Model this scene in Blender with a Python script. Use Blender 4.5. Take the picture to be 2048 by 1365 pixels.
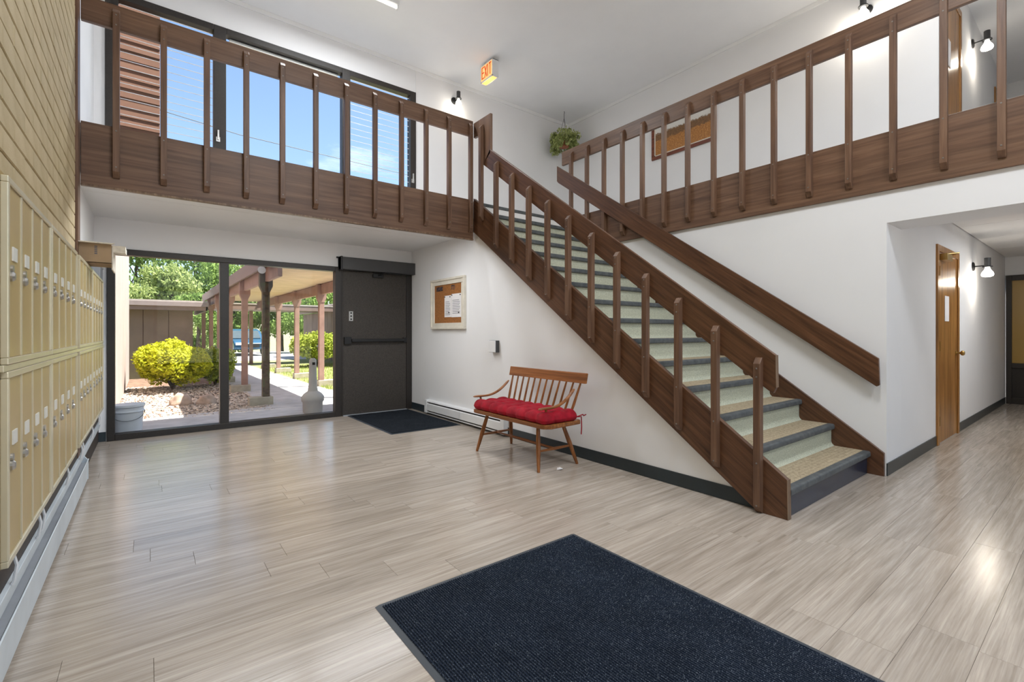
import bpy, bmesh, math, random
from mathutils import Vector, Matrix, Euler, noise as mnoise
random.seed(7)
S = bpy.context.scene
for o in list(bpy.data.objects): bpy.data.objects.remove(o)
COL = S.collection

# ------------------------------------------------------------------ camera, world, sun, exposure
YAW = math.atan2(1024 - 298.46, 939.66)
cd = bpy.data.cameras.new('camera'); cam = bpy.data.objects.new('camera', cd); COL.objects.link(cam)
cam.location = (0, 0, 1.2); cam.rotation_euler = (math.pi / 2, 0, -YAW)
cd.sensor_fit = 'HORIZONTAL'; cd.sensor_width = 36; cd.lens = 939.66 / 2048 * 36
cd.shift_y = -17.9 / 2048; cd.clip_start = .02; cd.clip_end = 400
S.camera = cam
S.view_settings.view_transform = 'Standard'; S.view_settings.look = 'None'
S.view_settings.gamma = 1; S.view_settings.use_curve_mapping = False
S.view_settings.exposure = 0.0

SKY_STRENGTH = 0.30
SUN_STRENGTH = 20.0
KEY_W, FILL_W, ENTRY_W = 60, 104, 22          # ceiling tube over the gallery; added fill tubes over lobby and entry
w = bpy.data.worlds.new('World'); S.world = w; w.use_nodes = True
nt = w.node_tree; nt.nodes.clear()
sky = nt.nodes.new('ShaderNodeTexSky'); sky.sky_type = 'NISHITA'; sky.sun_disc = False
sky.sun_elevation = math.radians(58); sky.sun_rotation = math.radians(115); sky.air_density = 1.0; sky.dust_density = .6
tc = nt.nodes.new('ShaderNodeTexCoord'); mp = nt.nodes.new('ShaderNodeMapping'); mp.inputs['Scale'].default_value = (1.2, 1.2, 4)
nz = nt.nodes.new('ShaderNodeTexNoise'); nz.inputs['Scale'].default_value = 2.3; nz.inputs['Detail'].default_value = 8; nz.inputs['Roughness'].default_value = .6
cr = nt.nodes.new('ShaderNodeValToRGB'); cr.color_ramp.elements[0].position = .56; cr.color_ramp.elements[1].position = .78
cr.color_ramp.elements[1].color = (.6, .6, .6, 1)
mx = nt.nodes.new('ShaderNodeMixRGB'); mx.inputs[2].default_value = (6.5, 6.7, 7.0, 1)
bg = nt.nodes.new('ShaderNodeBackground'); bg.inputs[1].default_value = SKY_STRENGTH
ow = nt.nodes.new('ShaderNodeOutputWorld')
L = nt.links.new
L(tc.outputs['Generated'], mp.inputs[0]); L(mp.outputs[0], nz.inputs['Vector']); L(nz.outputs[0], cr.inputs[0])
L(cr.outputs[0], mx.inputs[0]); L(sky.outputs[0], mx.inputs[1]); L(mx.outputs[0], bg.inputs[0]); L(bg.outputs[0], ow.inputs[0])

sd = bpy.data.lights.new('sun', 'SUN'); sd.energy = SUN_STRENGTH; sd.angle = .009; sd.color = (1, .95, .86)
so = bpy.data.objects.new('sun', sd); COL.objects.link(so)
so.rotation_euler = Vector((-.42, .17, -1)).to_track_quat('-Z', 'Y').to_euler(); so.location = (12, 0, 20)

# ------------------------------------------------------------------ materials
MATS = {}
def srgb(r, g, b):
    f = lambda c: (c / 255 / 12.92) if c / 255 <= .04045 else ((c / 255 + .055) / 1.055) ** 2.4
    return (f(r), f(g), f(b), 1)
class NM:
    """small node-material helper"""
    def __init__(s, name):
        s.m = bpy.data.materials.new(name); s.m.use_nodes = True; s.t = s.m.node_tree
        s.b = s.t.nodes['Principled BSDF']; s.out = s.t.nodes['Material Output']; MATS[name] = s.m
    def n(s, typ, **kw):
        x = s.t.nodes.new(typ)
        for k, v in kw.items():
            if k in x.inputs: x.inputs[k].default_value = v
            else: setattr(x, k, v)
        return x
    def l(s, a, b): s.t.links.new(a, b)
    def coords(s, kind='Object', scale=(1, 1, 1), rot=(0, 0, 0), rnd=0):
        c = s.n('ShaderNodeTexCoord'); m = s.n('ShaderNodeMapping', Scale=scale, Rotation=rot)
        s.l(c.outputs[kind], m.inputs[0])
        if rnd:
            oi = s.n('ShaderNodeObjectInfo'); mu = s.n('ShaderNodeMath', operation='MULTIPLY'); mu.inputs[1].default_value = rnd
            cb = s.n('ShaderNodeCombineXYZ'); s.l(oi.outputs['Random'], mu.inputs[0])
            for i in range(3): s.l(mu.outputs[0], cb.inputs[i])
            s.l(cb.outputs[0], m.inputs['Location'])
        return m.outputs[0]
    def noise(s, vec, scale=5, detail=4, rough=.55, dist=0):
        x = s.n('ShaderNodeTexNoise', Scale=scale, Detail=detail, Roughness=rough, Distortion=dist)
        s.l(vec, x.inputs['Vector']); return x.outputs[0]
    def ramp(s, fac, stops):
        r = s.n('ShaderNodeValToRGB'); e = r.color_ramp.elements
        while len(e) < len(stops): e.new(.5)
        for i, (p, c) in enumerate(stops): e[i].position = p; e[i].color = c
        s.l(fac, r.inputs[0]); return r.outputs[0]
    def mix(s, a, b, fac=.5, typ='MIX'):
        x = s.n('ShaderNodeMixRGB', blend_type=typ)
        for v, i in ((fac, 0), (a, 1), (b, 2)):
            if isinstance(v, (int, float, tuple)): x.inputs[i].default_value = v
            else: s.l(v, x.inputs[i])
        return x.outputs[0]
    def bump(s, h, strength=.2, dist=.01):
        b = s.n('ShaderNodeBump', Strength=strength, Distance=dist); s.l(h, b.inputs['Height']); s.l(b.outputs[0], s.b.inputs['Normal'])
    def base(s, c, rough=.5, metal=0, spec=.5):
        if isinstance(c, tuple): s.b.inputs['Base Color'].default_value = c
        else: s.l(c, s.b.inputs['Base Color'])
        s.b.inputs['Roughness'].default_value = rough; s.b.inputs['Metallic'].default_value = metal
        s.b.inputs['Specular IOR Level'].default_value = spec
        return s.m

def plain(name, c, rough=.5, metal=0, spec=.5, var=.06, scale=6, bump=0):
    m = NM(name); v = m.coords()
    n = m.noise(v, scale, 5)
    d = tuple(x * (1 - var * 2) for x in c[:3]) + (1,)
    e = tuple(min(1, x * (1 + var)) for x in c[:3]) + (1,)
    m.base(m.ramp(n, [(.3, d), (.7, e)]), rough, metal, spec)
    if bump: m.bump(m.noise(v, scale * 12, 3), bump, .004)
    return m.m
def wood(name, dark, mid, light, axis, rough=.4, fine=38, along=1.6, rot=(0, 0, 0), bump=.12):
    m = NM(name)
    sc = [fine, fine, fine]; sc[axis] = along
    v0 = m.coords(rot=rot, rnd=13.0)
    mp2 = m.n('ShaderNodeMapping', Scale=tuple(sc)); m.l(v0, mp2.inputs[0]); v = mp2.outputs[0]
    sc2 = [7, 7, 7]; sc2[axis] = .6
    mp3 = m.n('ShaderNodeMapping', Scale=tuple(sc2)); m.l(v0, mp3.inputs[0])
    n1 = m.noise(v, 1, 5, .6, .4); n2 = m.noise(mp3.outputs[0], 1.2, 4, .5, 1.5)
    c1 = m.ramp(n1, [(.3, dark), (.55, mid), (.8, light)])
    c2 = m.ramp(n2, [(.35, (.74, .72, .72, 1)), (.7, (1.12, 1.09, 1.06, 1))])
    m.base(m.mix(c1, c2, .8, 'MULTIPLY'), rough, 0, .4)
    m.bump(n1, bump, .003); return m.m

plain('wall_white', (.80, .80, .81, 1), .7, var=.012, scale=1.5, bump=.05)
plain('wall_tan', (.60, .56, .48, 1), .7, var=.02, scale=2)
plain('ceiling_white', (.83, .83, .835, 1), .85, var=.012, scale=2, bump=.05)
plain('trim_white', (.80, .80, .80, 1), .5, var=.01)
D, M_, Lt = (.105, .054, .033, 1), (.172, .096, .058, 1), (.235, .142, .09, 1)
for ax, nm in enumerate('xyz'): wood('brown_wood_' + nm, D, M_, Lt, ax)
SL = math.atan(.721)
wood('brown_wood_slope', (.062, .028, .015, 1), (.125, .058, .029, 1), (.185, .093, .048, 1), 1, rot=(-SL, 0, 0), rough=.32)
wood('worn_edge', (.10, .055, .03, 1), (.22, .14, .085, 1), (.36, .27, .19, 1), 2)
for ax, nm in enumerate('xyz'):
    wood('bench_wood_' + nm, (.14, .046, .012, 1), (.31, .115, .033, 1), (.45, .20, .07, 1), ax, rough=.3)
wood('oak_door', (.22, .095, .022, 1), (.42, .20, .055, 1), (.52, .28, .09, 1), 2, rough=.3, fine=22)
wood('picture_frame', (.09, .022, .010, 1), (.2, .05, .02, 1), (.28, .09, .04, 1), 1, rough=.3)
plain('cream_frame', (.70, .655, .56, 1), .5, var=.06, scale=9)
plain('bronze', (.022, .017, .014, 1), .45, 0, .5, var=.15, scale=60)
plain('door_bronze', (.052, .044, .037, 1), .55, 0, .4, var=.25, scale=120)
plain('black_metal', (.012, .012, .013, 1), .4, .2, .5)
plain('dark_grey', (.05, .05, .052, 1), .45)
plain('steel', (.55, .55, .54, 1), .3, .9)
plain('screw_dull', (.22, .2, .18, 1), .45, .6)
plain('brass', (.48, .33, .12, 1), .3, .9)
plain('white_metal', (.76, .77, .78, 1), .4, 0, .5, var=.02)
plain('pale_blue_metal', (.62, .68, .72, 1), .4, 0, .5, var=.05, scale=4)
plain('grey_metal', (.34, .36, .39, 1), .45, 0, .5, var=.06)
plain('dark_recess', (.028, .016, .011, 1), .5, 0, .5, var=.3, scale=30)
plain('vinyl_base', (.022, .033, .040, 1), .35, 0, .5, var=.08)
plain('vinyl_navy', (.018, .032, .062, 1), .25, 0, .5, var=.08)
plain('black', (.004, .004, .004, 1), .7)
plain('paper', (.82, .80, .80, 1), .8, var=.02)
plain('ink', (.12, .12, .15, 1), .8)
plain('cork', (.34, .135, .035, 1), .9, var=.22, scale=90, bump=.2)
plain('cork_letter', (.05, .05, .07, 1), .6)
plain('cardboard', (.36, .25, .15, 1), .8, var=.1, scale=5)
plain('cardboard_edge', (.72, .66, .56, 1), .8, var=.1, scale=30)
plain('mail_tan', (.50, .375, .165, 1), .38, .1, .5, var=.06, scale=3)
plain('mail_frame', (.66, .60, .44, 1), .3, .35, .5, var=.05, scale=3)
plain('mail_card', (.74, .74, .70, 1), .4, .1)
plain('casing_tan', (.40, .28, .10, 1), .5, var=.08, scale=4)
plain('cushion_red', (.36, .004, .018, 1), .75, 0, .3, var=.18, scale=14)
plain('mat_edge', (.045, .055, .068, 1), .5)
plain('concrete', (.52, .50, .50, 1), .85, var=.1, scale=5, bump=.15)
plain('block_concrete', (.42, .38, .30, 1), .9, var=.12, scale=9, bump=.2)
plain('siding_brown', (.215, .15, .125, 1), .8, var=.1, scale=2)
plain('siding_orange', (.20, .095, .06, 1), .8, var=.08, scale=2)
plain('fascia_brown', (.25, .17, .145, 1), .7, var=.06)
plain('post_brown', (.33, .20, .165, 1), .75, var=.1, scale=6)
plain('soffit', (.58, .42, .27, 1), .8, var=.08, scale=4)
plain('wing_siding', (.42, .325, .295, 1), .8, var=.06, scale=2)
plain('gutter', (.30, .24, .23, 1), .6)
plain('roofing', (.45, .40, .36, 1), .9, var=.1)
plain('bucket_white', (.62, .64, .68, 1), .4, var=.04)
plain('ash_beige', (.46, .42, .38, 1), .6, var=.05)
plain('asphalt', (.42, .41, .40, 1), .9, var=.1)
plain('car_blue', (.022, .085, .16, 1), .25, .3)
plain('car_glass', (.06, .08, .09, 1), .1)
plain('tyre', (.02, .02, .02, 1), .8)
plain('bark', (.11, .085, .06, 1), .9, var=.3, scale=12)
plain('terracotta', (.30, .10, .045, 1), .8)
plain('soil', (.17, .10, .065, 1), .95, var=.25, scale=8)
plain('stone_boulder', (.43, .32, .25, 1), .9, var=.2, scale=7, bump=.4)
plain('wire_dark', (.03, .03, .03, 1), .6)

# mossy post
m = NM('post_mossy'); v = m.coords(rnd=3); n = m.noise(v, 9, 6, .7)
m.base(m.ramp(n, [(.35, (.05, .04, .03, 1)), (.52, (.13, .09, .06, 1)), (.62, (.11, .12, .05, 1)), (.75, (.30, .26, .18, 1))]), .9)
# brick (painted tan)
m = NM('brick_tan'); v = m.coords(); n = m.noise(v, 6, 5)
oi = m.n('ShaderNodeObjectInfo')
c = m.ramp(n, [(.3, (.44, .35, .20, 1)), (.7, (.55, .455, .29, 1))])
c2 = m.ramp(oi.outputs['Random'], [(0, (.94, .94, .93, 1)), (1, (1.04, 1.03, 1.03, 1))])
m.base(m.mix(c, c2, 1, 'MULTIPLY'), .75, 0, .3); m.bump(m.noise(v, 70, 4), .35, .004)
plain('mortar', (.12, .09, .055, 1), .95)
# plank floor
m = NM('plank'); v0 = m.coords('Object', rnd=29.0)
def mapped(sc):
    q = m.n('ShaderNodeMapping', Scale=sc); m.l(v0, q.inputs[0]); return q.outputs[0]
n1 = m.noise(mapped((1.3, 34, 1)), 1, 6, .62, .6); n2 = m.noise(mapped((3.5, 130, 1)), 1, 4, .6, .3); n3 = m.noise(mapped((.5, 5, 1)), 1.5, 3, .5, 2.5)
c1 = m.ramp(n1, [(.28, srgb(158, 147, 135)), (.5, srgb(181, 170, 158)), (.72, srgb(197, 187, 176))])
c2 = m.ramp(n2, [(.3, (.74, .73, .72, 1)), (.62, (1.06, 1.06, 1.06, 1))])
c3 = m.ramp(n3, [(.3, (.84, .83, .81, 1)), (.7, (1.06, 1.06, 1.06, 1))])
oi = m.n('ShaderNodeObjectInfo'); c4 = m.ramp(oi.outputs['Random'], [(0, (.94, .935, .93, 1)), (1, (1.03, 1.025, 1.02, 1))])
c = m.mix(m.mix(m.mix(c1, c2, .75, 'MULTIPLY'), c3, .9, 'MULTIPLY'), c4, 1, 'MULTIPLY')
m.base(c, .2, 0, .6); m.bump(m.mix(n1, n2, .5), .12, .002)
# stair carpet materials
m = NM('riser_carpet'); v = m.coords(); n = m.noise(v, 110, 4, .7)
m.base(m.ramp(n, [(.3, srgb(160, 163, 145)), (.7, srgb(212, 214, 194))]), .9, 0, .2); m.bump(n, .3, .004)
m = NM('tread_carpet'); v = m.coords(); n = m.noise(v, 60, 3, .7)
ch = m.n('ShaderNodeTexChecker', Scale=42); 
q = m.n('ShaderNodeMapping', Rotation=(0, 0, .785)); m.l(v, q.inputs[0]); m.l(q.outputs[0], ch.inputs['Vector'])
m.base(m.mix(m.ramp(n, [(.3, srgb(150, 136, 112)), (.7, srgb(196, 180, 152))]), m.ramp(ch.outputs['Fac'], [(0, (.9, .9, .9, 1)), (1, (1.04, 1.04, 1.04, 1))]), 1, 'MULTIPLY'), .9, 0, .2); m.bump(ch.outputs['Fac'], .4, .003)
m = NM('nosing_rubber'); v = m.coords(); n = m.noise(v, 16, 5, .65)
m.base(m.ramp(n, [(.3, srgb(60, 66, 70)), (.7, srgb(96, 100, 101))]), .55)
# mats
def matmat(name, a, b, spk):
    m = NM(name); v = m.coords(); n = m.noise(v, 240, 2, .6); n2 = m.noise(v, 5, 3)
    c = m.ramp(n, [(.48, a), (.62, b), (.74, spk)])
    m.base(m.mix(c, m.ramp(n2, [(.3, (.8, .8, .8, 1)), (.7, (1.15, 1.15, 1.15, 1))]), 1, 'MULTIPLY'), .95, 0, .1)
matmat('mat_navy', (.012, .018, .032, 1), (.042, .056, .084, 1), (.34, .40, .46, 1))
matmat('mat_charcoal', (.010, .013, .018, 1), (.03, .036, .045, 1), (.16, .18, .20, 1))
# glass
m = NM('glass'); tr = m.n('ShaderNodeBsdfTransparent'); gl = m.n('ShaderNodeBsdfGlossy', Roughness=0.0)
fr = m.n('ShaderNodeFresnel', IOR=1.22); ms = m.n('ShaderNodeMixShader'); tr.inputs[0].default_value = (.97, .98, .98, 1)
m.l(fr.outputs[0], ms.inputs[0]); m.l(tr.outputs[0], ms.inputs[1]); m.l(gl.outputs[0], ms.inputs[2]); m.l(ms.outputs[0], m.out.inputs[0])
m = NM('amber_glass'); m.base((.42, .26, .06, 1), .35, 0, .5)
def emit(name, c, s):
    m = NM(name); m.base((c[0], c[1], c[2], 1), .5); m.b.inputs['Emission Color'].default_value = c; m.b.inputs['Emission Strength'].default_value = s
emit('bulb', (1, .96, .88, 1), 5); emit('tube', (1, .96, .88, 1), 1.2); emit('exit_glow', (1, .58, .22, 1), .62); emit('exit_letter', (.75, .10, .01, 1), .30); emit('exit_lens', (1, .62, .16, 1), 1.0)
# foliage
def leafmat(name, a, b, c, trans=.25):
    m = NM(name); v = m.coords(); n = m.noise(v, 9, 4, .7)
    col = m.ramp(n, [(.3, a), (.5, b), (.72, c)])
    m.base(col, .7, 0, .2)
    tl = m.n('ShaderNodeBsdfTranslucent'); m.l(col, tl.inputs[0]); ms = m.n('ShaderNodeMixShader'); ms.inputs[0].default_value = trans
    m.l(m.b.outputs[0], ms.inputs[1]); m.l(tl.outputs[0], ms.inputs[2]); m.l(ms.outputs[0], m.out.inputs[0])
leafmat('leaf_tree', (.09, .15, .035, 1), (.20, .30, .075, 1), (.36, .45, .15, 1), .35)
leafmat('leaf_pale', (.18, .24, .08, 1), (.33, .40, .14, 1), (.50, .55, .26, 1), .35)
leafmat('leaf_shrub', (.20, .22, .012, 1), (.46, .48, .02, 1), (.68, .66, .045, 1))
leafmat('leaf_shrub_green', (.17, .22, .03, 1), (.36, .42, .06, 1), (.55, .58, .14, 1))
leafmat('leaf_ivy', (.10, .13, .04, 1), (.34, .39, .13, 1), (.66, .68, .36, 1), .1)
leafmat('grass', (.15, .21, .05, 1), (.30, .35, .10, 1), (.46, .44, .20, 1))
plain('gravel_stone', (.70, .58, .48, 1), .9, var=.3, scale=22)
plain('lawn_soil', (.30, .32, .12, 1), .95, var=.2, scale=6)
# landscape print for the framed picture (generated coords: y across, z up)
m = NM('landscape_print'); c = m.n('ShaderNodeTexCoord'); sp = m.n('ShaderNodeSeparateXYZ'); m.l(c.outputs['Generated'], sp.inputs[0])
n = m.noise(m.coords('Generated', (1, 9, 7)), 3, 6, .7); ad = m.n('ShaderNodeMath', operation='MULTIPLY_ADD'); m.l(n, ad.inputs[0]); ad.inputs[1].default_value = .22; m.l(sp.outputs[2], ad.inputs[2])
g = m.noise(m.coords('Generated', (1, 14, 9)), 3, 8, .75)
field = m.ramp(g, [(.3, (.16, .05, .015, 1)), (.55, (.46, .19, .03, 1)), (.8, (.72, .5, .25, 1))])
trees = m.ramp(g, [(.3, (.06, .03, .012, 1)), (.7, (.30, .14, .04, 1))])
fm = m.ramp(ad.outputs[0], [(.50, (0, 0, 0, 1)), (.53, (1, 1, 1, 1))]); fs = m.ramp(ad.outputs[0], [(.68, (0, 0, 0, 1)), (.72, (1, 1, 1, 1))])
m.base(m.mix(m.mix(field, trees, fm), (.70, .68, .64, 1), fs), .4)

# ------------------------------------------------------------------ geometry helpers
class G:
    """collects shapes in world coordinates; build() makes one mesh object"""
    def __init__(s): s.v = []; s.f = []; s.mi = []; s.cur = 0
    def add(s, vs, fs):
        o = len(s.v); s.v += [tuple(p) for p in vs]; s.f += [tuple(i + o for i in f) for f in fs]; s.mi += [s.cur] * len(fs); return s
    def box(s, x0, x1, y0, y1, z0, z1):
        return s.add([(x0, y0, z0), (x1, y0, z0), (x1, y1, z0), (x0, y1, z0), (x0, y0, z1), (x1, y0, z1), (x1, y1, z1), (x0, y1, z1)],
                     [(0, 3, 2, 1), (4, 5, 6, 7), (0, 1, 5, 4), (1, 2, 6, 5), (2, 3, 7, 6), (3, 0, 4, 7)])
    def prism(s, poly, ax, a0, a1):
        """poly in the two other axes (order xyz minus ax), extruded along ax"""
        n = len(poly)
        def P(p, a):
            q = list(p); q.insert(ax, a); return tuple(q)
        vs = [P(p, a0) for p in poly] + [P(p, a1) for p in poly]
        fs = [tuple(range(n)), tuple(range(2 * n - 1, n - 1, -1))] + [(i, i + n, (i + 1) % n + n, (i + 1) % n) for i in range(n)]
        return s.add(vs, fs)
    def cyl(s, p0, p1, r0, r1=None, seg=14):
        r1 = r0 if r1 is None else r1
        p0, p1 = Vector(p0), Vector(p1); d = (p1 - p0).normalized(); a = d.orthogonal().normalized(); b = d.cross(a)
        vs = []
        for p, r in ((p0, r0), (p1, r1)):
            for i in range(seg):
                t = 2 * math.pi * i / seg; vs.append(p + (a * math.cos(t) + b * math.sin(t)) * r)
        return s.add(vs, [tuple(range(seg - 1, -1, -1)), tuple(range(seg, 2 * seg))] + [(i, (i + 1) % seg, (i + 1) % seg + seg, i + seg) for i in range(seg)])
    def tube(s, pts, r, seg=8, sx=1, radii=None):
        pts = [Vector(p) for p in pts]; vs = []; n = len(pts); up = None
        for i, p in enumerate(pts):
            d = (pts[min(i + 1, n - 1)] - pts[max(i - 1, 0)]).normalized()
            a = d.orthogonal().normalized() if up is None else (up - d * up.dot(d)).normalized()
            up = a; b = d.cross(a); rr = radii[i] if radii else r
            for k in range(seg):
                t = 2 * math.pi * k / seg; vs.append(p + a * math.cos(t) * rr + b * math.sin(t) * rr * sx)
        fs = [tuple(range(seg - 1, -1, -1)), tuple(range((n - 1) * seg, n * seg))]
        for i in range(n - 1):
            fs += [(i * seg + k, i * seg + (k + 1) % seg, (i + 1) * seg + (k + 1) % seg, (i + 1) * seg + k) for k in range(seg)]
        return s.add(vs, fs)
    def lathe(s, prof, c, seg=20, axis='z'):
        vs = []
        for r, z in prof:
            for k in range(seg):
                t = 2 * math.pi * k / seg; q = (r * math.cos(t), r * math.sin(t), z)
                if axis == 'x': q = (q[2], q[0], q[1])
                if axis == 'y': q = (q[0], q[2], q[1])
                vs.append((c[0] + q[0], c[1] + q[1], c[2] + q[2]))
        n = len(prof); fs = [tuple(range(seg - 1, -1, -1)), tuple(range((n - 1) * seg, n * seg))]
        for i in range(n - 1):
            fs += [(i * seg + k, i * seg + (k + 1) % seg, (i + 1) * seg + (k + 1) % seg, (i + 1) * seg + k) for k in range(seg)]
        return s.add(vs, fs)
    def build(s, name, mat, parent=None, smooth=False, bevel=0, extra=None):
        me = bpy.data.meshes.new(name)
        o = bpy.data.objects.new(name, me); COL.objects.link(o)
        org = Vector((0, 0, 0)); q = parent
        while q is not None: org += q.location; q = q.parent
        if parent is None and s.v:
            xs = [p[0] for p in s.v]; ys = [p[1] for p in s.v]; zs = [p[2] for p in s.v]
            org = Vector(((min(xs) + max(xs)) / 2, (min(ys) + max(ys)) / 2, min(zs))); o.location = org
        me.from_pydata([(p[0] - org.x, p[1] - org.y, p[2] - org.z) for p in s.v], [], s.f)
        for mm in [mat] + (extra or []): me.materials.append(MATS[mm])
        if extra: me.polygons.foreach_set('material_index', s.mi)
        bm = bmesh.new(); bm.from_mesh(me); bmesh.ops.recalc_face_normals(bm, faces=bm.faces); bm.to_mesh(me); bm.free()
        if smooth:
            me.polygons.foreach_set('use_smooth', [True] * len(me.polygons))
            if smooth != 2:
                try: me.set_sharp_from_angle(angle=.7)
                except Exception: pass
        if bevel:
            md = o.modifiers.new('bevel', 'BEVEL'); md.width = bevel; md.segments = 2; md.limit_method = 'ANGLE'; md.angle_limit = .6
        if parent is not None: o.parent = parent
        return o
def tag(o, label, cat, group=None, kind=None):
    o['label'] = label; o['category'] = cat
    if group: o['group'] = group
    if kind: o['kind'] = kind
    return o
def thing(name, loc, label, cat, group=None, kind=None):
    o = bpy.data.objects.new(name, None); COL.objects.link(o); o.location = loc; o.empty_display_size = .1
    return tag(o, label, cat, group, kind)
def struct(name, g, mat, label, cat, **k): return tag(g.build(name, mat, None, **k), label, cat, None, 'structure')
def inst(src, parent, loc, rot=None, name=None):
    """a copy sharing mesh data, placed in the parent's space"""
    o = src.copy(); COL.objects.link(o); o.parent = parent; o.location = loc
    if rot: o.rotation_euler = rot
    return o
def copy_tree(o, parent=None):
    c = o.copy(); COL.objects.link(c); c.parent = parent
    for ch in list(o.children): copy_tree(ch, c)
    return c
def B(*a): return G().box(*a)
PI = math.pi

# ------------------------------------------------------------------ key dimensions (metres)
YB = 6.80          # inner face of the entrance wall
XL, XBR = -.475, -.44   # entry side wall, brick face
XS = 3.26          # face of the wall below the stairs
XR = 4.86          # wall beside the stairs
YC = 1.19          # corridor wall
XU = 6.68          # upper gallery wall
ZF, ZC = 2.85, 5.37     # upper floor, ceiling
ZE = 2.47          # entry ceiling
YF = 4.96          # front of the gallery
YFR = -3.2         # wall behind the camera

# ------------------------------------------------------------------ shell
floor = struct('floor', B(-.6, 11.8, YFR - .1, 7.0, -.12, -.006), 'mortar', 'pale greige wood plank floor of the lobby and corridor', 'floor')
PW, PLN = .185, 1.22
proto = None; random.seed(3)
def plank(x0, x1, y0, y1):
    global proto
    Lx, Ly = x1 - x0 - .0008, y1 - y0 - .0005
    g = G(); c = .0006
    a = [(-Lx / 2, -Ly / 2), (Lx / 2, -Ly / 2), (Lx / 2, Ly / 2), (-Lx / 2, Ly / 2)]; b = [(x * (1 - 2 * c / Lx), y * (1 - 2 * c / Ly)) for x, y in a]
    g.add([(x, y, -.006) for x, y in a] + [(x, y, -.0012) for x, y in a] + [(x, y, 0) for x, y in b],
          [(8, 9, 10, 11)] + [(i, (i + 1) % 4, (i + 1) % 4 + 4, i + 4) for i in range(4)] + [(i + 4, (i + 1) % 4 + 4, (i + 1) % 4 + 8, i + 8) for i in range(4)])
    me = bpy.data.meshes.new('plank'); me.from_pydata(g.v, [], g.f); me.materials.append(MATS['plank'])
    o = bpy.data.objects.new('plank', me); COL.objects.link(o); o.parent = floor
    o.location = ((x0 + x1) / 2 - floor.location.x, (y0 + y1) / 2 - floor.location.y, -floor.location.z)
y = YB; r = 0
while y > -.78:
    y0 = y - PW; off = ((r * .37 + random.uniform(-.16, .16) + .5 * (r % 2)) % 1) * PLN
    hi = XS + .1 if y0 > 1.3 else (11.6 if y <= YC + .02 else XR)
    if y0 < YC < y: hi = XR
    x = XL - off
    while x < hi:
        xa, xb = max(x, XL), min(x + PLN, hi)
        if xb - xa > .06: plank(xa, xb, y0, y)
        x += PLN
    if y0 < YC < y:
        x = XR
        while x < 11.55: plank(x, min(x + PLN, 11.6), y0, YC); x += PLN
    y = y0; r += 1
g = G()
struct('floor_front', B(-.6, 11.8, YFR, y0, -.006, -.0005), 'plank', 'plank floor strip continuing behind the viewpoint', 'floor')

# left wall: brick veneer
wl = struct('wall_left', B(-.6, XBR - .012, YFR, 4.78, 0, ZC), 'mortar', 'tan painted brick wall above the mailboxes', 'wall')
CH, BL = .098, .40
def brick_mesh(ln):
    g = G(); d = .006
    y, z = ln / 2 - .0006, CH / 2 - .0032
    a = [(-y, -z), (y, -z), (y, z), (-y, z)]; b = [(p * (1 - .0015 / y), q * (1 - .004 / z)) for p, q in a]
    g.add([(0, p, q) for p, q in a] + [(.010, p, q) for p, q in a] + [(.014, p, q) for p, q in b],
          [(8, 9, 10, 11)] + [(i, (i + 1) % 4, (i + 1) % 4 + 4, i + 4) for i in range(4)] + [(i + 4, (i + 1) % 4 + 4, (i + 1) % 4 + 8, i + 8) for i in range(4)])
    return g
bms = {}
far = G()
for c in range(55):
    zc = .02 + CH * (c + .5)
    if zc > ZC - .02: break
    y1 = 4.78 - (BL / 2 if c % 2 else 0); ys = [(y1, 4.78)] if c % 2 else []
    while y1 > YFR + .05: ys.append((max(y1 - BL, YFR), y1)); y1 -= BL
    for a, b in ys:
        vis = b > 2.3 and 1.62 < zc < 3.85
        jx = random.uniform(-.0012, .0012)
        if vis:
            ln = round(b - a, 3)
            if ln not in bms:
                gg = brick_mesh(ln); me = bpy.data.meshes.new('brick'); me.from_pydata(gg.v, [], gg.f); me.materials.append(MATS['brick_tan']); bms[ln] = me
            o = bpy.data.objects.new('brick', bms[ln]); COL.objects.link(o); o.parent = wl
            o.location = (XBR - .013 + jx - wl.location.x, (a + b) / 2 - wl.location.y, zc - wl.location.z)
        else:
            gg = brick_mesh(b - a); far.add([(p[0] + XBR - .013 + jx, p[1] + (a + b) / 2, p[2] + zc) for p in gg.v], gg.f)
fo = far.build('brick_courses', 'brick_tan', wl); fo['kind'] = 'stuff'
struct('trim_1', B(-.5, -.424, 4.782, 4.93, 0, ZC), 'brown_wood_z', 'dark vertical trim board closing the brick wall end', 'trim')
struct('wall_entry_side', B(-.6, XL, 4.78, YB + .2, 0, ZC), 'wall_white', 'white side wall of the entry beside the glazing', 'wall')

# entrance wall with openings (window X -.368..2.16 z 0..2.13, door 2.16..3.255, upper window -.384..3.326)
g = G()
g.box(XL, -.368, YB, YB + .2, 0, 2.13).box(3.255, 7.2, YB, YB + .2, 0, 2.13)
g.box(XL, 7.2, YB, YB + .2, 2.13, 3.34).box(XL, -.384, YB, YB + .2, 3.34, 4.975).box(3.326, 7.2, YB, YB + .2, 3.34, 4.975).box(XL, 7.2, YB, YB + .2, 4.975, ZC)
wb = struct('wall_back', g, 'wall_white', 'white entrance wall holding the glass door front and upper windows', 'wall')
struct('wall_stairs', G().prism([(1.50, 0), (YB, 0), (YB, ZE), (4.965, ZE), (4.965, 2.455), (4.955, 2.455)], 0, XS, XS + .1), 'wall_white', 'white triangular wall below the staircase behind the bench', 'wall')
g = G().box(XR, XR + .43, YC, 4.98, 0, 2.86).box(XR, XR + .43, YFR, YC, 2.11, 2.86).box(XR, XR + .43, YFR, -.95, 0, 2.11)
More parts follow.
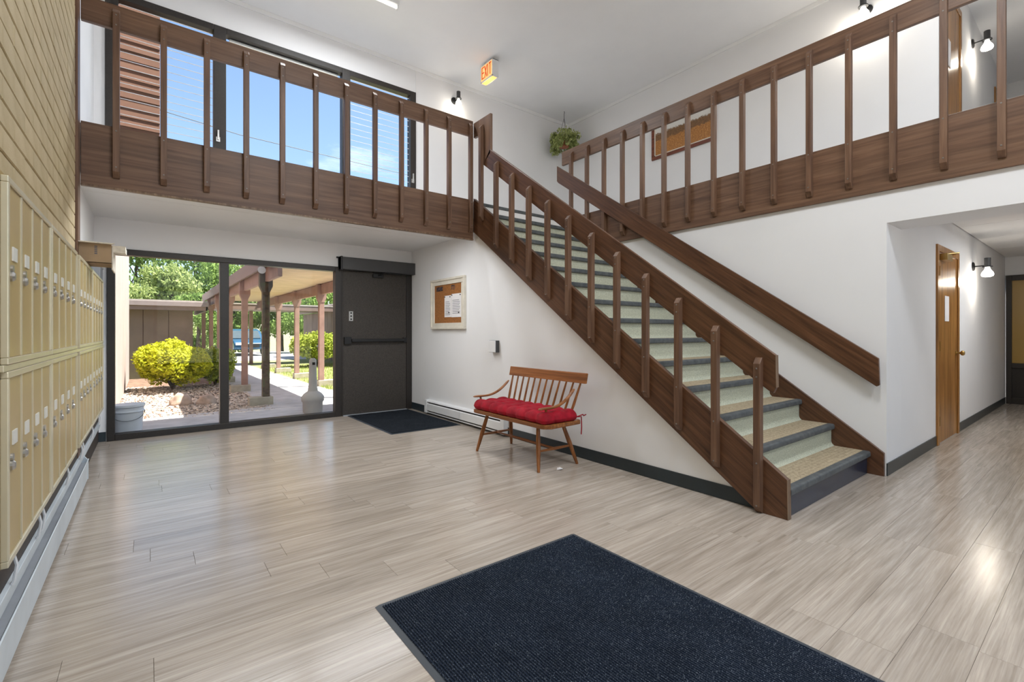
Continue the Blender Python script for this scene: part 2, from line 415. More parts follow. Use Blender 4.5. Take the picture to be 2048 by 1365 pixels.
struct('wall_right', g, 'wall_white', 'white wall beside the staircase with the corridor opening', 'wall')
struct('wall_corridor', B(XR + .43, 11.6, YC, YC + .15, 0, ZE), 'wall_white', 'white lower corridor wall with oak door and lamp', 'wall')
struct('wall_corridor_near', B(XR + .43, 11.6, -1.1, -.95, 0, ZE), 'wall_white', 'white opposite corridor wall out of view', 'wall')
struct('wall_corridor_end', B(11.42, 11.6, -1.1, YC, 2.15, ZE), 'wall_white', 'white wall strip above the amber glazed corridor door', 'wall')
struct('wall_upper', B(XU, XU + .15, YC, YB, ZF, ZC), 'wall_white', 'white upper gallery wall with the framed landscape', 'wall')
struct('wall_upper_corridor', B(XU + .15, 11.6, YC, YC + .15, ZF, ZC), 'wall_white', 'white upper corridor wall with oak door', 'wall')
struct('wall_upper_end', B(11.42, 11.6, -3.2, YC, ZF, ZC), 'wall_white', 'white end wall of the upper corridor', 'wall')
g = G().box(-.6, .1, YFR - .15, YFR, 0, ZC).box(4.5, 11.6, YFR - .15, YFR, 0, ZC).box(.1, 4.5, YFR - .15, YFR, 0, .2).box(.1, 4.5, YFR - .15, YFR, 4.9, ZC)
struct('wall_front', g, 'wall_white', 'white lobby wall behind the viewpoint', 'wall')
w3 = thing('fill_window', (2.3, YFR, .2), 'tall window wall added behind the viewpoint for soft daylight fill', 'window', kind='structure')  # added opening, unseen: lets sky and sun in as soft fill
g = G().box(.1, 4.5, YFR - .12, YFR - .02, .2, .28).box(.1, 4.5, YFR - .12, YFR - .02, 4.82, 4.9).box(.1, 4.5, YFR - .12, YFR - .02, 2.4, 2.5)
for x in (.1, 1.54, 2.98, 4.42): g.box(x, x + .08, YFR - .12, YFR - .02, .28, 4.82)
g.build('window_frame', 'bronze', w3)
for x in (.18, 1.62, 3.06):
    for z0, z1 in ((.28, 2.4), (2.5, 4.82)): B(x, x + 1.36, YFR - .073, YFR - .067, z0, z1).build('pane', 'glass', w3)
g = G().box(-.6, 11.8, YFR - .15, YB + .35, ZC, ZC + .35)
struct('ceiling', g, 'ceiling_white', 'white ceiling above the two storey lobby', 'ceiling')
g = G().box(XL, 3.26, YF + .04, YB, ZE, ZF).box(3.26, 4.86, 4.99, YB, ZE, ZF).box(4.86, XU, YFR, YB, 2.862, 2.868)
g.box(4.86, XU, 4.98, YB, ZE, ZF).box(XR + .43, 11.6, YFR, 4.98, ZE + .03, ZF)
struct('floor_upper', g, 'ceiling_white', 'white underside and slab of the upper gallery', 'floor')
ce = struct('ceiling_entry', B(XL, XS, YF + .045, 5.62, ZE - .012, ZE), 'ceiling_white', 'white board ceiling over the entry below the gallery', 'ceiling')
G().box(XL, XS, 5.628, YB, ZE - .012, ZE).build('ceiling_panel', 'ceiling_white', ce)
# crown strips
struct('trim_2', G().prism([(YB, ZC - .05), (YB - .018, ZC - .05), (YB - .03, ZC - .012), (YB - .03, ZC), (YB, ZC)], 0, XL, XU), 'trim_white', 'slim white crown strip over the upper windows', 'trim')
struct('trim_3', G().prism([(XU, ZC - .05), (XU - .018, ZC - .05), (XU - .03, ZC - .012), (XU - .03, ZC), (XU, ZC)], 1, YC, YB - .03), 'trim_white', 'slim white crown strip on the gallery wall', 'trim')
struct('trim_4', B(3.33, 3.342, YB - .006, YB, 4.975, ZC - .05), 'trim_white', 'thin vertical wall joint strip beside the upper windows', 'trim')
# corridor ceiling tiles
cc = struct('ceiling_corridor', B(XR + .43, 11.6, -.95, YC, ZE + .004, ZE + .03), 'dark_grey', 'panel ceiling of the lower corridor', 'ceiling')
x = XR + .43; 
while x < 11.55:
    for yy0, yy1 in ((YC - .72, YC - .008), (-.24, YC - .728), (-.95, -.248)):
        G().box(x + .005, min(x + 1.2, 11.6) - .005, yy0, yy1, ZE - .012, ZE + .004).build('ceiling_tile', 'ceiling_white', cc, bevel=.003)
    x += 1.2
# baseboards
struct('baseboard_stairs', G().prism([(1.495, .002), (1.64, .105), (YB, .105), (YB, .002)], 0, XS - .008, XS), 'vinyl_base', 'dark slate vinyl baseboard below the staircase wall', 'baseboard')
struct('baseboard_corridor', G().box(XR - .004, 6.56, YC - .008, YC, .002, .105), 'vinyl_base', 'dark slate baseboard at the corridor corner before the oak door', 'baseboard')
struct('baseboard_corridor_far', G().box(7.66, 11.42, YC - .008, YC, .002, .105), 'vinyl_base', 'dark slate baseboard beyond the oak door', 'baseboard')
struct('baseboard_left', G().box(XL, -.376, YB - .008, YB, .002, .105), 'vinyl_base', 'short dark baseboard piece left of the entrance glazing', 'baseboard')

# ------------------------------------------------------------------ window_1 entrance glazing
w1 = thing('window_1', (.9, YB, 0), 'large two pane entrance window in dark bronze frame', 'window', kind='structure')
fy0, fy1 = YB - .03, YB + .09
g = G().box(-.368, -.30, fy0, fy1, 0, 2.125).box(.69, .785, fy0, fy1, .07, 2.06).box(2.08, 2.165, fy0, fy1, 0, 2.125)
g.box(-.30, 2.08, fy0, fy1, 2.06, 2.125).box(-.30, 2.08, fy0, fy1, 0, .07)
g.build('window_frame', 'bronze', w1, bevel=.004)
B(-.30, .69, YB + .03, YB + .036, .07, 2.06).build('pane', 'glass', w1)
B(.785, 2.08, YB + .03, YB + .036, .07, 2.06).build('pane', 'glass', w1)
# door_1
d1 = thing('door_1', (2.7, YB, 0), 'dark bronze steel entrance door with panic bar', 'door', kind='structure')
g = G().box(2.165, 2.185, fy0, fy1, 0, 2.13).box(3.165, 3.255, YB - .02, fy1, 0, 2.13).box(2.165, 3.255, YB, fy1, 2.08, 2.13)
g.build('door_frame', 'bronze', d1, bevel=.004)
leaf = B(2.188, 3.162, YB - .012, YB + .035, .012, 2.08).build('door_leaf', 'door_bronze', d1, bevel=.003)
B(2.188, 3.162, YB - .05, YB + .05, 0, .01).build('threshold', 'grey_metal', d1)
g = G().box(2.20, 2.30, YB - .055, YB - .012, 1.025, 1.13).box(3.10, 3.155, YB - .05, YB - .012, 1.045, 1.115)
pb = g.build('panic_bar', 'black_metal', d1, bevel=.006)
B(2.30, 3.10, YB - .075, YB - .03, 1.055, 1.10).build('push_rail', 'black_metal', pb, bevel=.008)
g = G().box(2.275, 2.335, YB - .016, YB - .012, 1.36, 1.50)
lk = g.build('lock_plate', 'steel', leaf, bevel=.002)
for k in range(3): G().cyl((2.305, YB - .016, 1.385 + k * .045), (2.305, YB - .022, 1.385 + k * .045), .012).build('lock_button', 'black_metal', lk, smooth=True)
# door operator box
op = thing('door_operator', (2.7, YB - .1, 2.07), 'long black automatic door operator box above the entrance door', 'door operator')
B(2.125, 3.262, YB - .13, YB - .001, 2.085, 2.262).build('housing', 'dark_grey', op, bevel=.006)
B(2.125, 2.15, YB - .136, YB - .001, 2.075, 2.27).build('end_cap', 'black_metal', op, bevel=.004)
B(2.10, 3.39, YB - .02, YB - .001, 2.252, 2.272).build('cable_cover', 'black_metal', op)
g = G().box(2.62, 2.78, YB - .06, YB - .014, 2.01, 2.06).tube([(2.7, YB - .06, 2.04), (2.75, YB - .16, 2.075), (3.05, YB - .13, 2.075)], .012)
g.build('swing_arm', 'black_metal', op)

# window_2 upper windows
w2 = thing('window_2', (1.5, YB, 3.34), 'long dark framed upper window with louvred end sashes', 'window', kind='structure')
g = G()
for a, b in ((-.384, -.274), (.624, .756), (2.181, 2.295), (3.232, 3.326)): g.box(a, b, YB - .02, YB + .1, 3.34, 4.975)
for a, b in ((-.274, .624), (.756, 2.181), (2.295, 3.232)):
    g.box(a, b, YB - .02, YB + .1, 4.90, 4.975).box(a, b, YB - .02, YB + .1, 3.34, 3.42)
g.build('window_frame', 'bronze', w2, bevel=.004)
for a, b in ((-.274, .624), (.756, 2.181), (2.295, 3.232)):
    B(a, b, YB + .05, YB + .056, 3.42, 4.90).build('pane', 'glass', w2)
for a, b in ((-.274, .624), (2.295, 3.232)):
    for k in range(17):
        z = 3.46 + k * .0875
        if z < 4.89: B(a + .01, b - .01, YB + .02, YB + .026, z, z + .006).build('louver', 'white_metal', w2)
B(.80, 2.14, YB + .06, YB + .16, 4.865, 4.895).build('blind_headrail', 'white_metal', w2)
for xx in (.66, 3.26):
    lt = G().box(xx, xx + .02, YB - .05, YB - .02, 3.56, 3.68).box(xx - .012, xx + .032, YB - .03, YB - .02, 3.54, 3.60).build('latch', 'steel', w2, bevel=.003)

# ------------------------------------------------------------------ baluster prototype
def baluster(length, name='baluster', depth=.05, wd=.045):
    """local: outer face towards -y at y=-depth, back face y=0, z 0..length, chamfered ends"""
    g = G().prism([(0, 0), (0, length), (-depth * .35, length), (-depth, length - depth * .8), (-depth, depth * .9), (-depth * .3, 0)], 0, -wd / 2, wd / 2)
    return g
scr = G().lathe([(.0075, 0), (.0075, .0015), (.004, .003)], (0, 0, 0), 10)
scr = G().cyl((0, 0, 0), (0, -.002, 0), .0062, .005, 10)
SCREW = None; BALS = {}
def place_baluster(parent, length, loc, rotz, screws):
    global SCREW
    key = round(length, 3)
    if key not in BALS:
        o = baluster(length).build('baluster', 'brown_wood_z', parent, bevel=.003); me = o.data
        me.transform(Matrix.Translation(parent.location)); BALS[key] = me   # undo the origin shift: local mesh
    else:
        o = bpy.data.objects.new('baluster', BALS[key]); COL.objects.link(o); o.parent = parent
        md = o.modifiers.new('bevel', 'BEVEL'); md.width = .003; md.segments = 2; md.limit_method = 'ANGLE'; md.angle_limit = .6
    o.location = Vector(loc) - parent.location; o.rotation_euler = (0, 0, rotz)
    for z in screws:
        if SCREW is None:
            me = bpy.data.meshes.new('screw'); me.from_pydata([tuple(p) for p in scr.v], [], scr.f); me.materials.append(MATS['screw_dull']); SCREW = me
        q = bpy.data.objects.new('screw', SCREW); COL.objects.link(q); q.parent = o; q.location = (0, -.0505, z)
    return o

# gallery balustrade facing the lobby (front, along x)
b1 = thing('balustrade', (1.4, YF, 2.36), 'brown wooden balustrade below the upper windows with deep fascia', 'balustrade')
B(-.424, 3.215, YF, YF + .04, 2.365, 2.855).build('fascia_board', 'brown_wood_x', b1, bevel=.003)
B(-.424, 3.215, YF - .006, YF + .03, 2.35, 2.365).build('bottom_strip', 'worn_edge', b1)
B(-.424, 3.215, YF, YF + .04, 3.65, 3.845).build('top_rail', 'brown_wood_x', b1, bevel=.004)
for k in range(12): place_baluster(b1, 1.36, (-.21 + .3065 * k, YF, 2.44), 0, (.08, .37, 1.22, 1.30))
# gallery balustrade along y on the right
b2 = thing('balustrade', (XR - .02, 2, 2.375), 'brown wooden balustrade above the corridor opening with deep fascia', 'balustrade')
B(XR - .032, XR - .001, -1.2, 4.98, 2.375, 2.857).build('fascia_board', 'brown_wood_y', b2, bevel=.003)
B(XR - .032, XR + .005, -1.2, 5.05, 3.66, 3.86).build('top_rail', 'brown_wood_y', b2, bevel=.004)
for k in range(18): place_baluster(b2, 1.35, (XR - .032, 4.829 - .308 * k, 2.445), -PI / 2, (.08, .38, 1.20, 1.28))

# ------------------------------------------------------------------ staircase
st = thing('staircase', (4.0, 1.29, 0), 'carpeted straight staircase with dark brown closed stringers', 'staircase')
NS, RUN, RISE = 15, .2635, .19
G().prism([(1.294, 0), (1.483, 0), (4.955, 2.455), (4.955, 2.875), (1.298, .255)], 0, 3.215, 3.258).build('stringer', 'brown_wood_slope', st, bevel=.003)
G().prism([(1.2905, 0), (1.2945, 0), (1.2985, .256), (1.2945, .256)], 0, 3.212, 3.26).build('end_trim', 'worn_edge', st)
G().prism([(1.20, 0), (1.20, .19), (1.311, .275), (4.98, 2.92), (4.98, 2.5), (1.55, 0)], 0, 4.825, XR - .001).build('stringer', 'brown_wood_slope', st, bevel=.003)
x0, x1 = 3.259, 4.8245
for k in range(1, NS):
    yn = 1.29 + (k - 1) * RUN; z = k * RISE
    t = B(x0, x1, yn + .045, yn + RUN + .03, z - .02, z).build('tread', 'tread_carpet', st)
    n = G().prism([(yn + .05, z + .002), (yn + .012, z + .002), (yn + .003, z - .004), (yn, z - .012), (yn, z - .038), (yn + .006, z - .045), (yn + .026, z - .046), (yn + .05, z - .03)], 0, x0, x1 - (.0 if k > 1 else .0))
    n.build('nosing', 'nosing_rubber', t, smooth=True)
    rk = G().prism([(yn + .026, z - RISE), (yn + .026, z - .03), (yn + .05, z - .03), (yn + .05, z - RISE)], 0, x0, x1)
    if k > 1:   # coved foot of the riser
        zb = z - RISE
        rk.prism([(yn + .026, zb), (yn + .002, zb), (yn + .010, zb + .006), (yn + .018, zb + .014), (yn + .024, zb + .026), (yn + .026, zb + .04)], 0, x0, x1)
    rk.build('riser', 'vinyl_navy' if k == 1 else 'riser_carpet', st)
yn = 1.29 + 14 * RUN
t = B(x0, x1, yn + .045, yn + .08, ZF - .02, ZF).build('tread', 'tread_carpet', st)
B(x0, x1, yn + .0, yn + .05, ZF - .04, ZF + .002).build('nosing', 'nosing_rubber', t, bevel=.008)
B(x0, x1, yn + .026, yn + .05, ZF - RISE, ZF - .03).build('riser', 'riser_carpet', st)
# stair rail
sr = thing('stair_railing', (3.2, 3, 1.0), 'sloping brown wooden railing board along the open stair side', 'railing')
G().prism([(1.370, 1.05), (1.366, .84), (1.385, .80), (1.42, .82), (4.735, 3.235), (4.74, 3.24), (4.60, 3.385)], 0, 3.217, 3.252).build('rail_board', 'brown_wood_slope', sr, bevel=.004)
G().prism([(4.59, 3.34), (4.735, 3.237), (4.82, 3.30), (4.82, 3.63), (4.955, 3.63), (4.955, 3.815), (4.59, 3.815)], 0, 3.217, 3.252).build('post_board', 'brown_wood_z', sr, bevel=.004)
G().prism([(1.366, .84), (1.3625, .84), (1.3665, 1.05), (1.370, 1.05)], 0, 3.216, 3.253).build('worn_end', 'worn_edge', sr)
for k in range(11):
    y = 1.467 + .2971 * k; zt = 1.031 + .7257 * (y - 1.467); ln = 1.01 if k else 1.028
    place_baluster(sr, ln, (3.217, y, zt - ln), -PI / 2, (.05, .33, .90, .955))
place_baluster(sr, 1.165, (3.217, 4.75, 2.555), -PI / 2, (.06, .35, 1.05, 1.11))
# wall handrail
hr = thing('handrail', (4.79, 3, 2), 'sloping brown wooden handrail board on the wall beside the stairs', 'handrail')
G().prism([(5.089, 3.652), (1.222, .982), (1.215, .76), (1.235, .748), (5.06, 3.397), (5.089, 3.43)], 0, 4.765, 4.797).build('rail_board', 'brown_wood_slope', hr, bevel=.004)
for y in (1.7, 2.9, 4.1):
    z = .982 + (y - 1.222) * .69 - .12
    G().cyl((4.797, y, z), (XR, y, z), .016).build('bracket', 'brown_wood_y', hr, smooth=True)

# ------------------------------------------------------------------ mailboxes
XM = -.375
cs = thing('mailbox_casing', (-.41, 4.2, .40), 'tan casing around the wall mailboxes', 'casing')
B(XBR + .008, XM - .012, 1.2, 6.40, .415, 1.735).build('casing_board', 'casing_tan', cs, bevel=.002)
DM = {}
def mail_door(w_, h, zs, zk, parent, y, z):
    """one mailbox door: panel with name window and lock"""
    key = (round(w_, 3), round(h, 3))
    def shared(nm, g, mat):
        kk = key + (nm, round(zs - z, 3), round(zk - z, 3))
        if kk not in DM:
            me = bpy.data.meshes.new(nm); me.from_pydata([tuple(p) for p in g.v], [], g.f); me.materials.append(MATS[mat])
            bm = bmesh.new(); bm.from_mesh(me); bmesh.ops.recalc_face_normals(bm, faces=bm.faces); bm.to_mesh(me); bm.free(); DM[kk] = me
        o = bpy.data.objects.new(nm, DM[kk]); COL.objects.link(o); return o
    d = shared('mailbox_door', B(-.012, 0, -w_ / 2, w_ / 2, 0, h), 'mail_tan'); d.parent = parent
    d.location = Vector((XM + .001, y, z)) - parent.location
    for nm, g, mat in (('name_window', B(-.002, .004, -.034, .030, zs - z - .024, zs - z + .024), 'mail_card'),
                       ('lock', G().lathe([(.017, -.002), (.017, .006), (.011, .012)], (0, -.052, zk - z), 12, 'x').lathe([(.014, -.002), (.014, .007)], (0, -.05, zk - z + .026), 12, 'x'), 'steel'),
                       ('divider', B(-.002, .004, w_ / 2 - .008, w_ / 2 + .008, 0, h), 'mail_frame')):
        q = shared(nm, g, mat); q.parent = d
PAN = [(2.24, 3.118), (3.134, 4.13), (4.266, 5.192), (5.208, 6.308)]
ORD = ['at the bank end far from the entrance', 'between the far end unit and the gap', 'just past the gap towards the entrance', 'beside the entrance glazing']
for i, (a, b) in enumerate(PAN):
    for row, (z0, z1, zs, zk) in enumerate(((1.092, 1.718, 1.47, 1.39), (.42, 1.068, .835, .745))):
        p = thing('mailbox_unit', (XM, (a + b) / 2, z0), ('upper' if row == 0 else 'lower') + ' tan metal mailbox unit ' + ORD[i], 'mailboxes', 'mailbox units on the brick wall')
        f = .022
        g = G().box(XM - .012, XM + .008, a, b, z1 - f, z1).box(XM - .012, XM + .008, a, b, z0, z0 + f).box(XM - .012, XM + .008, a, a + f, z0 + f, z1 - f).box(XM - .012, XM + .008, b - f, b, z0 + f, z1 - f)
        g.build('panel_frame', 'mail_frame', p, bevel=.003)
        n = 4; wd = (b - a - 2 * f) / n
        for k in range(n): mail_door(wd - .001, z1 - z0 - 2 * f - .002, zs, zk, p, a + f + wd * (k + .5), z0 + f + .001)
tag(B(XM - .012, XM + .004, 2.2, 6.33, 1.069, 1.091).build('rail_strip', 'mail_frame', None, bevel=.002), 'pale metal strip between upper and lower mailbox panels', 'strip')
# cardboard box on top of the bank
cb = thing('cardboard_box', (-.35, 5.0, 1.737), 'open brown cardboard box standing on the mailboxes', 'box')
g = G().box(-.438, -.235, 4.84, 4.846, 1.737, 1.885).box(-.438, -.235, 5.14, 5.146, 1.737, 1.885).box(-.438, -.432, 4.846, 5.14, 1.737, 1.885).box(-.241, -.235, 4.846, 5.14, 1.737, 1.885).box(-.438, -.235, 4.84, 5.146, 1.7365, 1.742)
bx = g.build('carton', 'cardboard', cb)
G().prism([(-.438, 1.885), (-.235, 1.885), (-.215, 1.893), (-.438, 1.893)], 1, 4.80, 4.845).build('flap', 'cardboard_edge', cb)
G().prism([(4.86, 1.883), (5.13, 1.883), (5.12, 1.845), (4.87, 1.83)], 0, -.233, -.15).build('flap', 'cardboard_edge', cb)
G().box(-.233, -.225, 4.85, 5.14, 1.69, 1.86).build('flap', 'cardboard_edge', cb)
g = G()
for k in range(5): g.box(-.335, -.318, 4.8385, 4.84, 1.86 - k * .014, 1.868 - k * .014)
g.build('print_mark', 'ink', bx)
# wall intercom/directory beside window
dr = thing('wall_directory', (-.45, 6.6, 1.03), 'narrow pale directory panel on the wall beside the entrance glazing', 'directory')
B(XL, -.40, 6.42, 6.76, 1.06, 1.92).build('case', 'grey_metal', dr, bevel=.004)
G().box(XL, -.39, 6.41, 6.77, 1.88, 1.94).box(XL, -.385, 6.41, 6.77, 1.03, 1.07).build('edge_strip', 'white_metal', dr, bevel=.003)
# left baseboard heater
hl = thing('baseboard_heater', (-.4, 3, 0), 'long pale blue baseboard heater with open top below the mailboxes', 'heater')
B(XBR + .002, XBR + .012, .4, 6.66, .03, .405).build('back_plate', 'dark_recess', hl)
B(XBR + .012, XBR + .03, .4, 6.6, .20, .25).build('top_rail', 'pale_blue_metal', hl, bevel=.002)
B(XBR + .012, -.393, .4, 5.02, .155, .165).build('tray', 'grey_metal', hl)
G().prism([(-.394, .03), (-.388, .03), (-.386, .17), (-.380, .188), (-.384, .192), (-.394, .172)], 1, .4, 5.03).build('front_cover', 'pale_blue_metal', hl)
G().prism([(XBR + .012, .03), (-.384, .03), (-.384, .18), (XBR + .012, .24)], 1, 5.02, 5.04).build('end_cap', 'pale_blue_metal', hl)
for y in (2.55, 3.05, 3.15, 4.0, 4.75, 4.85, 5.6, 6.4):
    G().tube([(XBR + .014, y, .40), (XBR + .034, y, .37), (XBR + .044, y, .32), (XBR + .036, y, .26), (XBR + .03, y, .25)], .006, 6).build('bracket', 'white_metal', hl, smooth=True)

# ------------------------------------------------------------------ right baseboard heater
hb = thing('baseboard_heater', (3.22, 5.2, 0), 'low white baseboard heater against the wall between door mat and bench', 'heater')
XH = 3.195
B(XH + .03, XS - .001, 4.30, 6.22, .03, .205).build('back_plate', 'dark_grey', hb)
for a, b in ((4.36, 5.26), (5.265, 6.17)):
    G().prism([(XH + .006, .06), (XH, .065), (XH, .155), (XH + .008, .168), (XH + .012, .165), (XH + .008, .06)], 1, a, b).build('front_panel', 'white_metal', hb)
G().prism([(XS - .001, .205), (XS - .001, .215), (XH + .012, .205), (XH + .002, .188), (XH + .006, .186), (XH + .014, .196)], 1, 4.30, 6.22).build('top_cover', 'white_metal', hb)
for a, b in ((4.29, 4.36), (6.17, 6.24)): B(XH - .003, XS - .001, a, b, .025, .214).build('end_cap', 'white_metal', hb, bevel=.004)
B(XH + .01, XH + .014, 4.36, 6.17, .03, .045).build('foot_strip', 'white_metal', hb)

# ------------------------------------------------------------------ bulletin board with notices, thermostat
bb = thing('bulletin_board', (XS, 5.64, 1.24), 'cork bulletin board in a cream frame on the grey wall', 'bulletin board')
ya, yb_, za, zb = 5.19, 6.10, 1.24, 1.94; fw = .085
def frame_bar(g, x1, a, b, c, d): g.box(XS - x1, XS - .001, a, b, c, d)
g = G()
for fw_, dep, ins in ((.03, .045, 0), (.06, .03, .025)):
    a, b, c, d = ya + ins, yb_ - ins, za + ins, zb - ins
    g.box(XS - dep, XS - .001, a, b, c, c + fw_).box(XS - dep, XS - .001, a, b, d - fw_, d).box(XS - dep, XS - .001, a, a + fw_, c + fw_, d - fw_).box(XS - dep, XS - .001, b - fw_, b, c + fw_, d - fw_)
g.build('frame', 'cream_frame', bb, bevel=.004)
ck = B(XS - .015, XS - .001, ya + .08, yb_ - .08, za + .08, zb - .08).build('cork_panel', 'cork', bb)
# cut-out letters (illegible short words)
def letters(n, y, pat):
    for k in range(n):
        g = G(); yy = y - k * .036
        for (a, b, c, d) in pat[k % len(pat)]: g.box(XS - .018, XS - .015, yy - b * .03, yy - a * .03, 1.775 + c * .06, 1.775 + d * .06)
        g.build('letter', 'cork_letter', ck)
letters(5, 5.96, [[(0, .3, 0, 1), (.7, 1, 0, 1), (0, 1, .4, .6)], [(0, .3, 0, 1), (0, 1, 0, .2), (0, 1, .8, 1), (.7, 1, 0, 1)], [(0, .3, 0, 1), (.7, 1, 0, 1), (0, 1, 0, .2)]])
letters(3, 5.55, [[(.3, .6, 0, 1), (0, 1, .8, 1)], [(.3, .6, 0, 1), (0, 1, .8, 1)], [(.3, .6, 0, 1)]])
for i, (y0, y1, z0, z1, lab) in enumerate(((5.545, 5.73, 1.405, 1.70, 'white text list notice pinned in the middle of the corkboard'), (5.29, 5.54, 1.40, 1.715, 'white printed letter pinned by the right frame of the corkboard'))):
    nt_ = thing('notice_sheet', (XS - .018, (y0 + y1) / 2, z0), lab, 'paper', 'notices on the corkboard')
    B(XS - .0185, XS - .0165, y0, y1, z0, z1).build('sheet', 'paper', nt_)
    g = G()
    for k in range(9): g.box(XS - .0192, XS - .0185, y0 + (.03 if k % 3 else .05), y1 - .025, z1 - .09 - k * .022, z1 - .084 - k * .022)
    g.build('text_lines', 'ink', nt_)
    for q in ((y1 - .015, z1 - .015), ((y0 + .02) if i else (y0 + .03), z1 - .02), (y0 + .06, z0 + .06)):
        G().cyl((XS - .0185, q[0], q[1]), (XS - .028, q[0], q[1]), .008, .006, 8).build('pin', 'black', nt_)
th = thing('wall_thermostat', (XS, 4.55, .96), 'small white square control box with dark side on the wall', 'thermostat')
B(XS - .055, XS - .001, 4.465, 4.60, .96, 1.10).build('body', 'dark_grey', th, bevel=.003)
B(XS - .066, XS - .055, 4.462, 4.60, .962, 1.098).build('face_plate', 'white_metal', th, bevel=.004)

# ------------------------------------------------------------------ bench and cushion
bn = thing('bench', (2.83, 3.5, 0), 'wooden spindle back bench by the white staircase wall', 'bench')
BY0, BY1 = 2.90, 4.00
G().prism([(2.575, BY0 + .05), (2.585, BY0 + .02), (2.64, BY0 - .02), (3.0, BY0), (3.02, BY0 + .03), (3.02, BY1 - .03), (3.0, BY1), (2.64, BY1 + .02), (2.585, BY1 - .02), (2.575, BY1 - .05)], 2, .39, .428).build('seat', 'bench_wood_y', bn, bevel=.008)
for fx, fy, tx, ty in ((2.615, 3.965, 2.68, 3.86), (2.63, 3.035, 2.68, 3.10), (3.085, 3.025, 2.96, 3.10), (3.08, 4.0, 2.96, 3.86)):
    G().tube([(fx, fy, 0), (fx + (tx - fx) * .15, fy + (ty - fy) * .15, .06), (fx + (tx - fx) * .5, fy + (ty - fy) * .5, .2), (tx, ty, .395)], .02, 10, radii=[.013, .016, .021, .016]).build('leg', 'bench_wood_z', bn, smooth=True)
def lp(fx, fy, tx, ty, z): t = z / .395; return (fx + (tx - fx) * t, fy + (ty - fy) * t, z)
L1, L2, L3, L4 = lp(2.615, 3.965, 2.68, 3.86, .17), lp(2.63, 3.035, 2.68, 3.10, .17), lp(3.085, 3.025, 2.96, 3.10, .17), lp(3.08, 4.0, 2.96, 3.86, .17)
def mid(a, b): return tuple((p + q) / 2 for p, q in zip(a, b))
for a, b in ((L1, L4), (L2, L3)): G().tube([a, mid(a, b), b], .012, 8, radii=[.009, .014, .009]).build('stretcher', 'bench_wood_x', bn, smooth=True)
G().tube([mid(L1, L4), mid(mid(L1, L4), mid(L2, L3)), mid(L2, L3)], .012, 8, radii=[.009, .014, .009]).build('stretcher', 'bench_wood_y', bn, smooth=True)
NSP = 12
for k in range(NSP):
    t = k / (NSP - 1); ys, yt = 3.00 + t * .90, 2.925 + t * .985
    end = k in (0, NSP - 1)
    G().tube([(2.95, ys, .42), (2.985, ys + (yt - ys) * .45, .56), (3.04, yt, .775)], .009, 8, radii=[.010, .013 if end else .0105, .008]).build('spindle', 'bench_wood_z', bn, smooth=True)
G().prism([(3.022, .745), (3.044, .745), (3.063, .832), (3.045, .838), (3.040, .834)], 1, 2.865, 3.965).build('crest_rail', 'bench_wood_y', bn, bevel=.004)
for sy, ys in ((3.0, 2.955), (3.90, 3.95)):
    prof = [(2.555, .553), (2.64, .556), (2.72, .552), (2.80, .565), (2.88, .60), (2.94, .645), (3.0, .70)]
    g = G(); n = len(prof); vs = []
    for i, (x, z) in enumerate(prof):
        yy = ys + (sy - ys) * .35 * (i / (n - 1)); hw = .030 - .014 * (i / (n - 1)); th_ = .011
        tx, tz = (prof[min(i + 1, n - 1)][0] - prof[max(i - 1, 0)][0], prof[min(i + 1, n - 1)][1] - prof[max(i - 1, 0)][1]); ln = math.hypot(tx, tz); nx, nz_ = -tz / ln, tx / ln
        for a, b in ((-1, -1), (1, -1), (1, 1), (-1, 1)): vs.append((x + nx * th_ * b, yy + hw * a, z + nz_ * th_ * b))
    fs = [(3, 2, 1, 0), tuple((n - 1) * 4 + i for i in range(4))] + [(i * 4 + k, i * 4 + (k + 1) % 4, i * 4 + 4 + (k + 1) % 4, i * 4 + 4 + k) for i in range(n - 1) for k in range(4)]
    g.add(vs, fs); ob = g.build('armrest', 'bench_wood_x', bn, smooth=2)
    md = ob.modifiers.new('s', 'SUBSURF'); md.levels = md.render_levels = 2
    G().tube([(2.66, sy + (ys - sy) * .2, .425), (2.645, ys, .55)], .011, 8, radii=[.013, .010]).build('arm_post', 'bench_wood_z', bn, smooth=True)
# cushion
cu = thing('seat_cushion', (2.78, 3.45, .429), 'tufted red cushion lying on the spindle back bench', 'cushion')
NX, NY = 30, 84; cx0, cx1, cy0, cy1 = 2.565, 2.975, 2.885, 3.985
top, bot = [], []
for i in range(NX + 1):
    for j in range(NY + 1):
        u, v = i / NX, j / NY
        du, dv = min(u, 1 - u) * (cx1 - cx0), min(v, 1 - v) * (cy1 - cy0)
        R_ = .05
        eu = (1 - (1 - min(1, du / R_)) ** 2) ** .5; ev = (1 - (1 - min(1, dv / R_)) ** 2) ** .5
        edge = eu * ev
        pu = abs(math.sin(u * 3 * PI)); pv = abs(math.sin(v * 8 * PI)); ru = .35 + .65 * pu
        puff = .42 + .58 * ((.25 + .75 * pu) * pv) ** .45
        wob = .005 * mnoise.noise((u * 5, v * 12, 3))
        sc = 1 - edge
        x = cx0 + (cx1 - cx0) * u - math.copysign(.016, u - .5) * (1 - pv) ** 1.6 * (1 - min(1, du / .10)); y = cy0 + (cy1 - cy0) * v - math.copysign(.012, v - .5) * (1 - pu) ** 1.6 * (1 - min(1, dv / .10))
        top.append((x, y, .465 + (.012 + .050 * puff + wob) * edge)); bot.append((x, y, .464 - .034 * min(1, edge * 1.15)))
W = NY + 1; g = G(); n = len(top)
fs = []
for i in range(NX):
    for j in range(NY):
        q = (i * W + j, i * W + j + 1, (i + 1) * W + j + 1, (i + 1) * W + j); fs += [q, tuple(n + t for t in reversed(q))]
